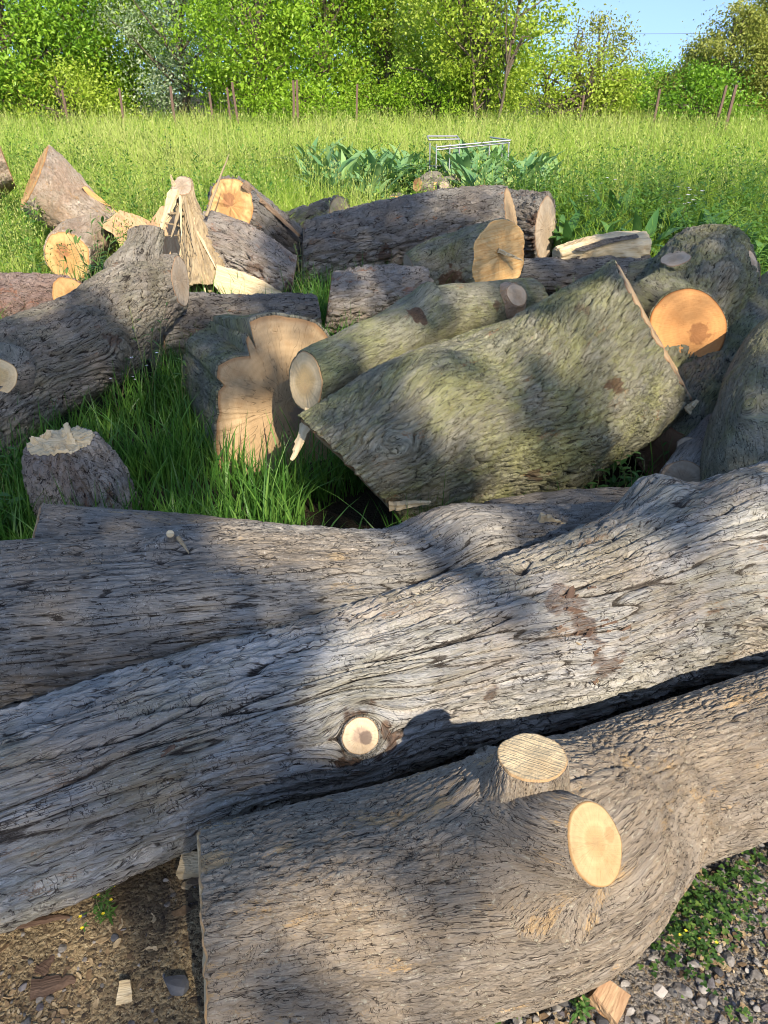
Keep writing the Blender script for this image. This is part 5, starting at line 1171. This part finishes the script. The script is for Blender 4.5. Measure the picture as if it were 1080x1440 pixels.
for px, top, d, w, ln, lb in ((88, 126, 26, .10, 0, 'rusty post before the dense left tree, leftmost of the posts'), (168, 124, 26, .10, .03, 'rusty post below the gap left of the silvery tree'), (240, 121, 25, .11, -.02, 'rusty post in front of the silvery tree'),
        (295, 129, 26, .10, -.02, 'short rusty post just left of the leaning pair'), (320, 123, 25.5, .09, 0, 'upright rusty post, left one of the leaning pair'), (327, 115, 25, .10, -.06, 'leaning rusty post, right one of the leaning pair'),
        (412, 113, 25, .10, .03, 'rusty post, left one of the close pair'), (417, 112, 25.2, .10, 0, 'rusty post, right one of the close pair'), (503, 118, 26, .09, .05, 'thin rusty post below the middle of the row'),
        (822, 133, 26, .08, .10, 'thin slanting stick before the small olive tree'), (928, 125, 25, .10, .06, 'rusty post before the dark low shrub'), (1021, 120, 25, .10, .07, 'rusty post, left one of the right hand pair'), (1036, 119, 24, .11, .10, 'rusty post, right one of the right hand pair')):
    post(px, top, d, w, lb, ln)
def bar(pm, a, b, w=.03):
    a, b = np.array(a, float), np.array(b, float); V, f = tube([a, (a+b)/2, b], w*.42, 4); pm.add(V, f, np.full(len(V), .5))
def metal_frame():
    y = 12.8; x0 = (603-540)/F*y*.90; x1 = (717-540)/F*y*.90; zt = .96; g = float(terrain(0, y)); root = empty('metal_frame', (0, y, g), 'light grey metal frame standing in the tall grass of the field', 'metal frame')
    a = PM(); bar(a, (x0, y, zt), (x0+.46, y-.02, zt+.01)); bar(a, (x0, y+.42, zt+.03), (x0+.46, y+.42, zt+.03)); bar(a, (x0, y, zt), (x0, y+.42, zt+.03)); bar(a, (x0+.46, y, zt), (x0+.46, y+.42, zt+.03)); a.build('top_rail', ALU, root)
    b = PM(); bar(b, (x0+.1, y-.3, zt-.08), (x1, y-.1, zt+.0)); bar(b, (x0+.1, y-.26, zt-.12), (x1, y-.06, zt-.035)); bar(b, (x0+.95, y+.3, zt+.02), (x1, y-.1, zt)); b.build('side_rail', ALU, root)
    for (lx, ly) in ((x0+.02, y), (x0+.46, y), (x0+.1, y-.3), (x0+.3, y-.25), (x1-.02, y-.1), (x1-.10, y+.0), (x0+.95, y+.3)):
        q = PM(); bar(q, (lx, ly, zt-.04), (lx+.01, ly, g)); q.build('leg', ALU, root)
    c = PM(); bar(c, (x0+.02, y, zt-.36), (x0+.46, y, zt-.35), .022); bar(c, (x0+.1, y-.3, zt-.42), (x0+.3, y-.25, zt-.42), .022); c.build('cross_bar', ALU, root)
metal_frame()
for i, (pa, pb, lb) in enumerate((((860, 38), (1120, 36), 'highest of the thin overhead wires crossing the open sky'), ((780, 88), (1120, 97), 'middle thin overhead wire low in the open sky'), ((780, 93), (1120, 104), 'lowest thin overhead wire just above the distant tree'))):
    d = 60+4*i; a = P(*pa, d); b = P(*pb, d); a = a+(a-b)*1.5; b = b+(b-a)*.6
    pts = [a+(b-a)*t-np.array([0, 0, 1.6*(1-(2*t-1)**2)])*.3 for t in np.linspace(0, 1, 25)]
    V, f = tube(pts, .014, 5); tag(mesh_obj('overhead_wire', V, f, WIRE, None, V.mean(0)), lb, 'wire')
# ---------------------------------------------------------------- the tree behind the photographer whose crown dapples the pile
# shade survey of the pile, 45 px cells, rows from y = 225 px down ('#' shade, '+' broken, '.' sun)
SHADE = """
........................
.........####+++.++#++##
........########+.+##++#
........+##+###++###++##
..#+.+++##++##.+##..+++#
##+#++#+++++.+.+.....+..
###+####++#+++#.+++...+#
###++##++.##+..+##+...+#
###+###..+###+..+##...##
######+..+#####+.+##++#+
##+###+.++#####.+#..###+
###+##+..++##+..##++##+.
######+......##+.++..+..
###########+...##.......
##########+...+#+.......
##########+..++.........
#########+..............
#########...............
########+...............
#########.####.+........
####+.##########........
#####.##########.+......
#######+#++#####..+.+...
+++++#+#+....+#.+.#+.+..
++++++#+........+.#+.+..
+++++##+##+..+++....+..+
++++++#+###++++#....+...
""".split()
def shade_tree():
    bpy.context.view_layer.update(); dg = bpy.context.evaluated_depsgraph_get()
    r = np.random.default_rng(77)
    # two axes across the sunlight
    a = unit(np.cross(SUN, [0, 0, 1])); b = np.cross(a, SUN)
    skip = ('grass', 'seed', 'crown', 'weed', 'leaf', 'stem', 'flower', 'gravel', 'litter', 'dock', 'ground_cover')
    hidden = [o for o in scene.objects if any(k in o.name for k in skip)]
    for o in hidden: o.hide_viewport = True
    bpy.context.view_layer.update(); dg = bpy.context.evaluated_depsgraph_get()
    U = {}; cs = .055; o = Vector((0, 0, CAMH))
    for py in range(225, 1440, 7):
        row = SHADE[min(len(SHADE)-1, int((py-225)/45))]
        for px in range(-40, 1121, 7):
            ch = row[min(23, max(0, int(px/45)))]
            d = (Vector(P(px, py, 1.))-o).normalized(); ok, loc, *_ = scene.ray_cast(dg, o, d)
            if not ok or loc.y > 11.5: continue
            p = np.array(loc)
            if scene.ray_cast(dg, loc+Vector(SUN)*.03, Vector(SUN))[0]: continue
            k = (int(np.floor(p@a/cs)), int(np.floor(p@b/cs)))
            U.setdefault(k, []).append({'#': 1., '+': .5, '.': 0.}[ch])
    for q in hidden: q.hide_viewport = False
    ks = np.array(list(U)); lo = ks.min(0)-3; hi = ks.max(0)+4; W = np.zeros(hi-lo); S = np.zeros(hi-lo)
    for k, v in U.items(): i, j = np.array(k)-lo; W[i, j] = len(v); S[i, j] = sum(v)
    def blur(M):
        for ax in (0, 1): M = (np.roll(M, 1, ax)+2*M+np.roll(M, -1, ax))/4
        return M
    Sb, Wb = blur(blur(S)), blur(blur(W)); D = np.where(Wb > .02, Sb/np.maximum(Wb, 1e-6), 0.)
    D = np.clip((D-.5)*1.9+.5, 0, 1)*np.clip(Wb*3, 0, 1)
    ii, jj = np.nonzero(D > .34); n_per = 3.6
    cnt = r.poisson(np.clip(D[ii, jj]-.2, 0, 1)*n_per*1.45*(.45+.55*(D[ii, jj] > .55)))
    u = (np.repeat(ii, cnt)+lo[0]+r.uniform(0, 1, cnt.sum()))*cs; v = (np.repeat(jj, cnt)+lo[1]+r.uniform(0, 1, cnt.sum()))*cs
    t = 10.5+2.8*perlin(np.stack([u*.9, v*.9, 0*u], 1), 6)+r.normal(0, .7, len(u))
    C = u[:, None]*a+v[:, None]*b+t[:, None]*SUN
    V, q, n = leaf_cloud(C, np.full(len(C), .012), 1, .105, r)
    base = np.array([SUN[0]*14.5+1., SUN[1]*14.5, 0]); root = empty('broadleaf_tree', base, 'leafy tree standing behind the photographer, dappling the pile with its shade', 'tree')
    mesh_obj('crown', V, q, leaf_mat('leaf_plane', [(.04, .09, .015), (.06, .13, .02), (.09, .17, .03)], .22, .5), root, None, False, dict(rnd=np.repeat(r.uniform(0, 1, n), 4)))
    top = base+np.array([-.5*SUN[0], -.5*SUN[1], 6.4]); pv, pf, o2 = [], [], 0
    tr_ = [base+(top-base)*s+np.array([.12*sin(3*s), .1*sin(4*s), 0]) for s in np.linspace(0, 1, 9)]
    lim = [([tr_[k], None, C[j]+SUN*.5], [.03, .016, .004], 5) for k, j in zip(r.integers(4, 9, 16), r.choice(len(C), 16, replace=False))]
    for pts, rad, sd in [(tr_, [.24*(1-.75*s) for s in np.linspace(0, 1, 9)], 10)]+lim:
        if pts[1] is None: pts[1] = (pts[0]+pts[2])/2+np.array([0, 0, .35])
        w_, f_ = tube(pts, rad, sd); pv.append(w_); pf.append(f_+o2); o2 += len(w_)
    VV = np.concatenate(pv); mesh_obj('trunk', VV, np.concatenate(pf), TRUNK, root, None, True, dict(bark_co=VV[:, [2, 0, 1]], ridge=np.full(len(VV), .6), scar=np.zeros(len(VV))))
    print('shade leaves', n)
shade_tree()
# ---------------------------------------------------------------- light, sky, camera
w = bpy.data.worlds.new('World'); scene.world = w; w.use_nodes = True
nt = w.node_tree; nt.nodes.clear()
sky = nt.nodes.new('ShaderNodeTexSky'); sky.sky_type = 'NISHITA'; sky.sun_disc = False
sky.sun_elevation = SUN_EL; sky.sun_rotation = SUN_AZ; sky.air_density = 1.0; sky.dust_density = .6; sky.ozone_density = 1.6
bg = nt.nodes.new('ShaderNodeBackground'); bg.inputs[1].default_value = .15
g = G(nt); tcw = g.n('ShaderNodeTexCoord').outputs['Generated']; ad = g.n('ShaderNodeVectorMath', operation='ADD'); g.set(ad.inputs[0], tcw); ad.inputs[1].default_value = (0, 0, .30)
nm_ = g.n('ShaderNodeVectorMath', operation='NORMALIZE'); g.set(nm_.inputs[0], ad.outputs[0]); nt.links.new(nm_.outputs[0], sky.inputs[0])
nt.links.new(sky.outputs[0], bg.inputs[0]); ow = nt.nodes.new('ShaderNodeOutputWorld'); nt.links.new(bg.outputs[0], ow.inputs[0])
sl = bpy.data.lights.new('sun', 'SUN'); sl.energy = 4.3; sl.angle = radians(.55); sl.color = (1., .88, .69)
so = bpy.data.objects.new('sun', sl); COL.objects.link(so); so.rotation_euler = Vector(-SUN).to_track_quat('-Z', 'Y').to_euler(); so.location = (2, -6, 9)
cam = bpy.data.cameras.new('camera'); co_ = bpy.data.objects.new('camera', cam); COL.objects.link(co_)
co_.location = (0, 0, CAMH); co_.rotation_euler = (pi/2-PITCH, 0, 0)
cam.sensor_fit = 'VERTICAL'; cam.sensor_height = 36; cam.lens = 36*F/1440; cam.clip_start = .02; cam.clip_end = 2000
scene.camera = co_
scene.view_settings.view_transform = 'Standard'; scene.view_settings.look = 'None'; scene.view_settings.exposure = 1.15; scene.view_settings.gamma = 1
scene.render.engine = 'CYCLES'; scene.cycles.max_bounces = 6; scene.cycles.diffuse_bounces = 3; scene.cycles.transmission_bounces = 4; scene.cycles.use_denoising = True; scene.cycles.filter_width = 1.0
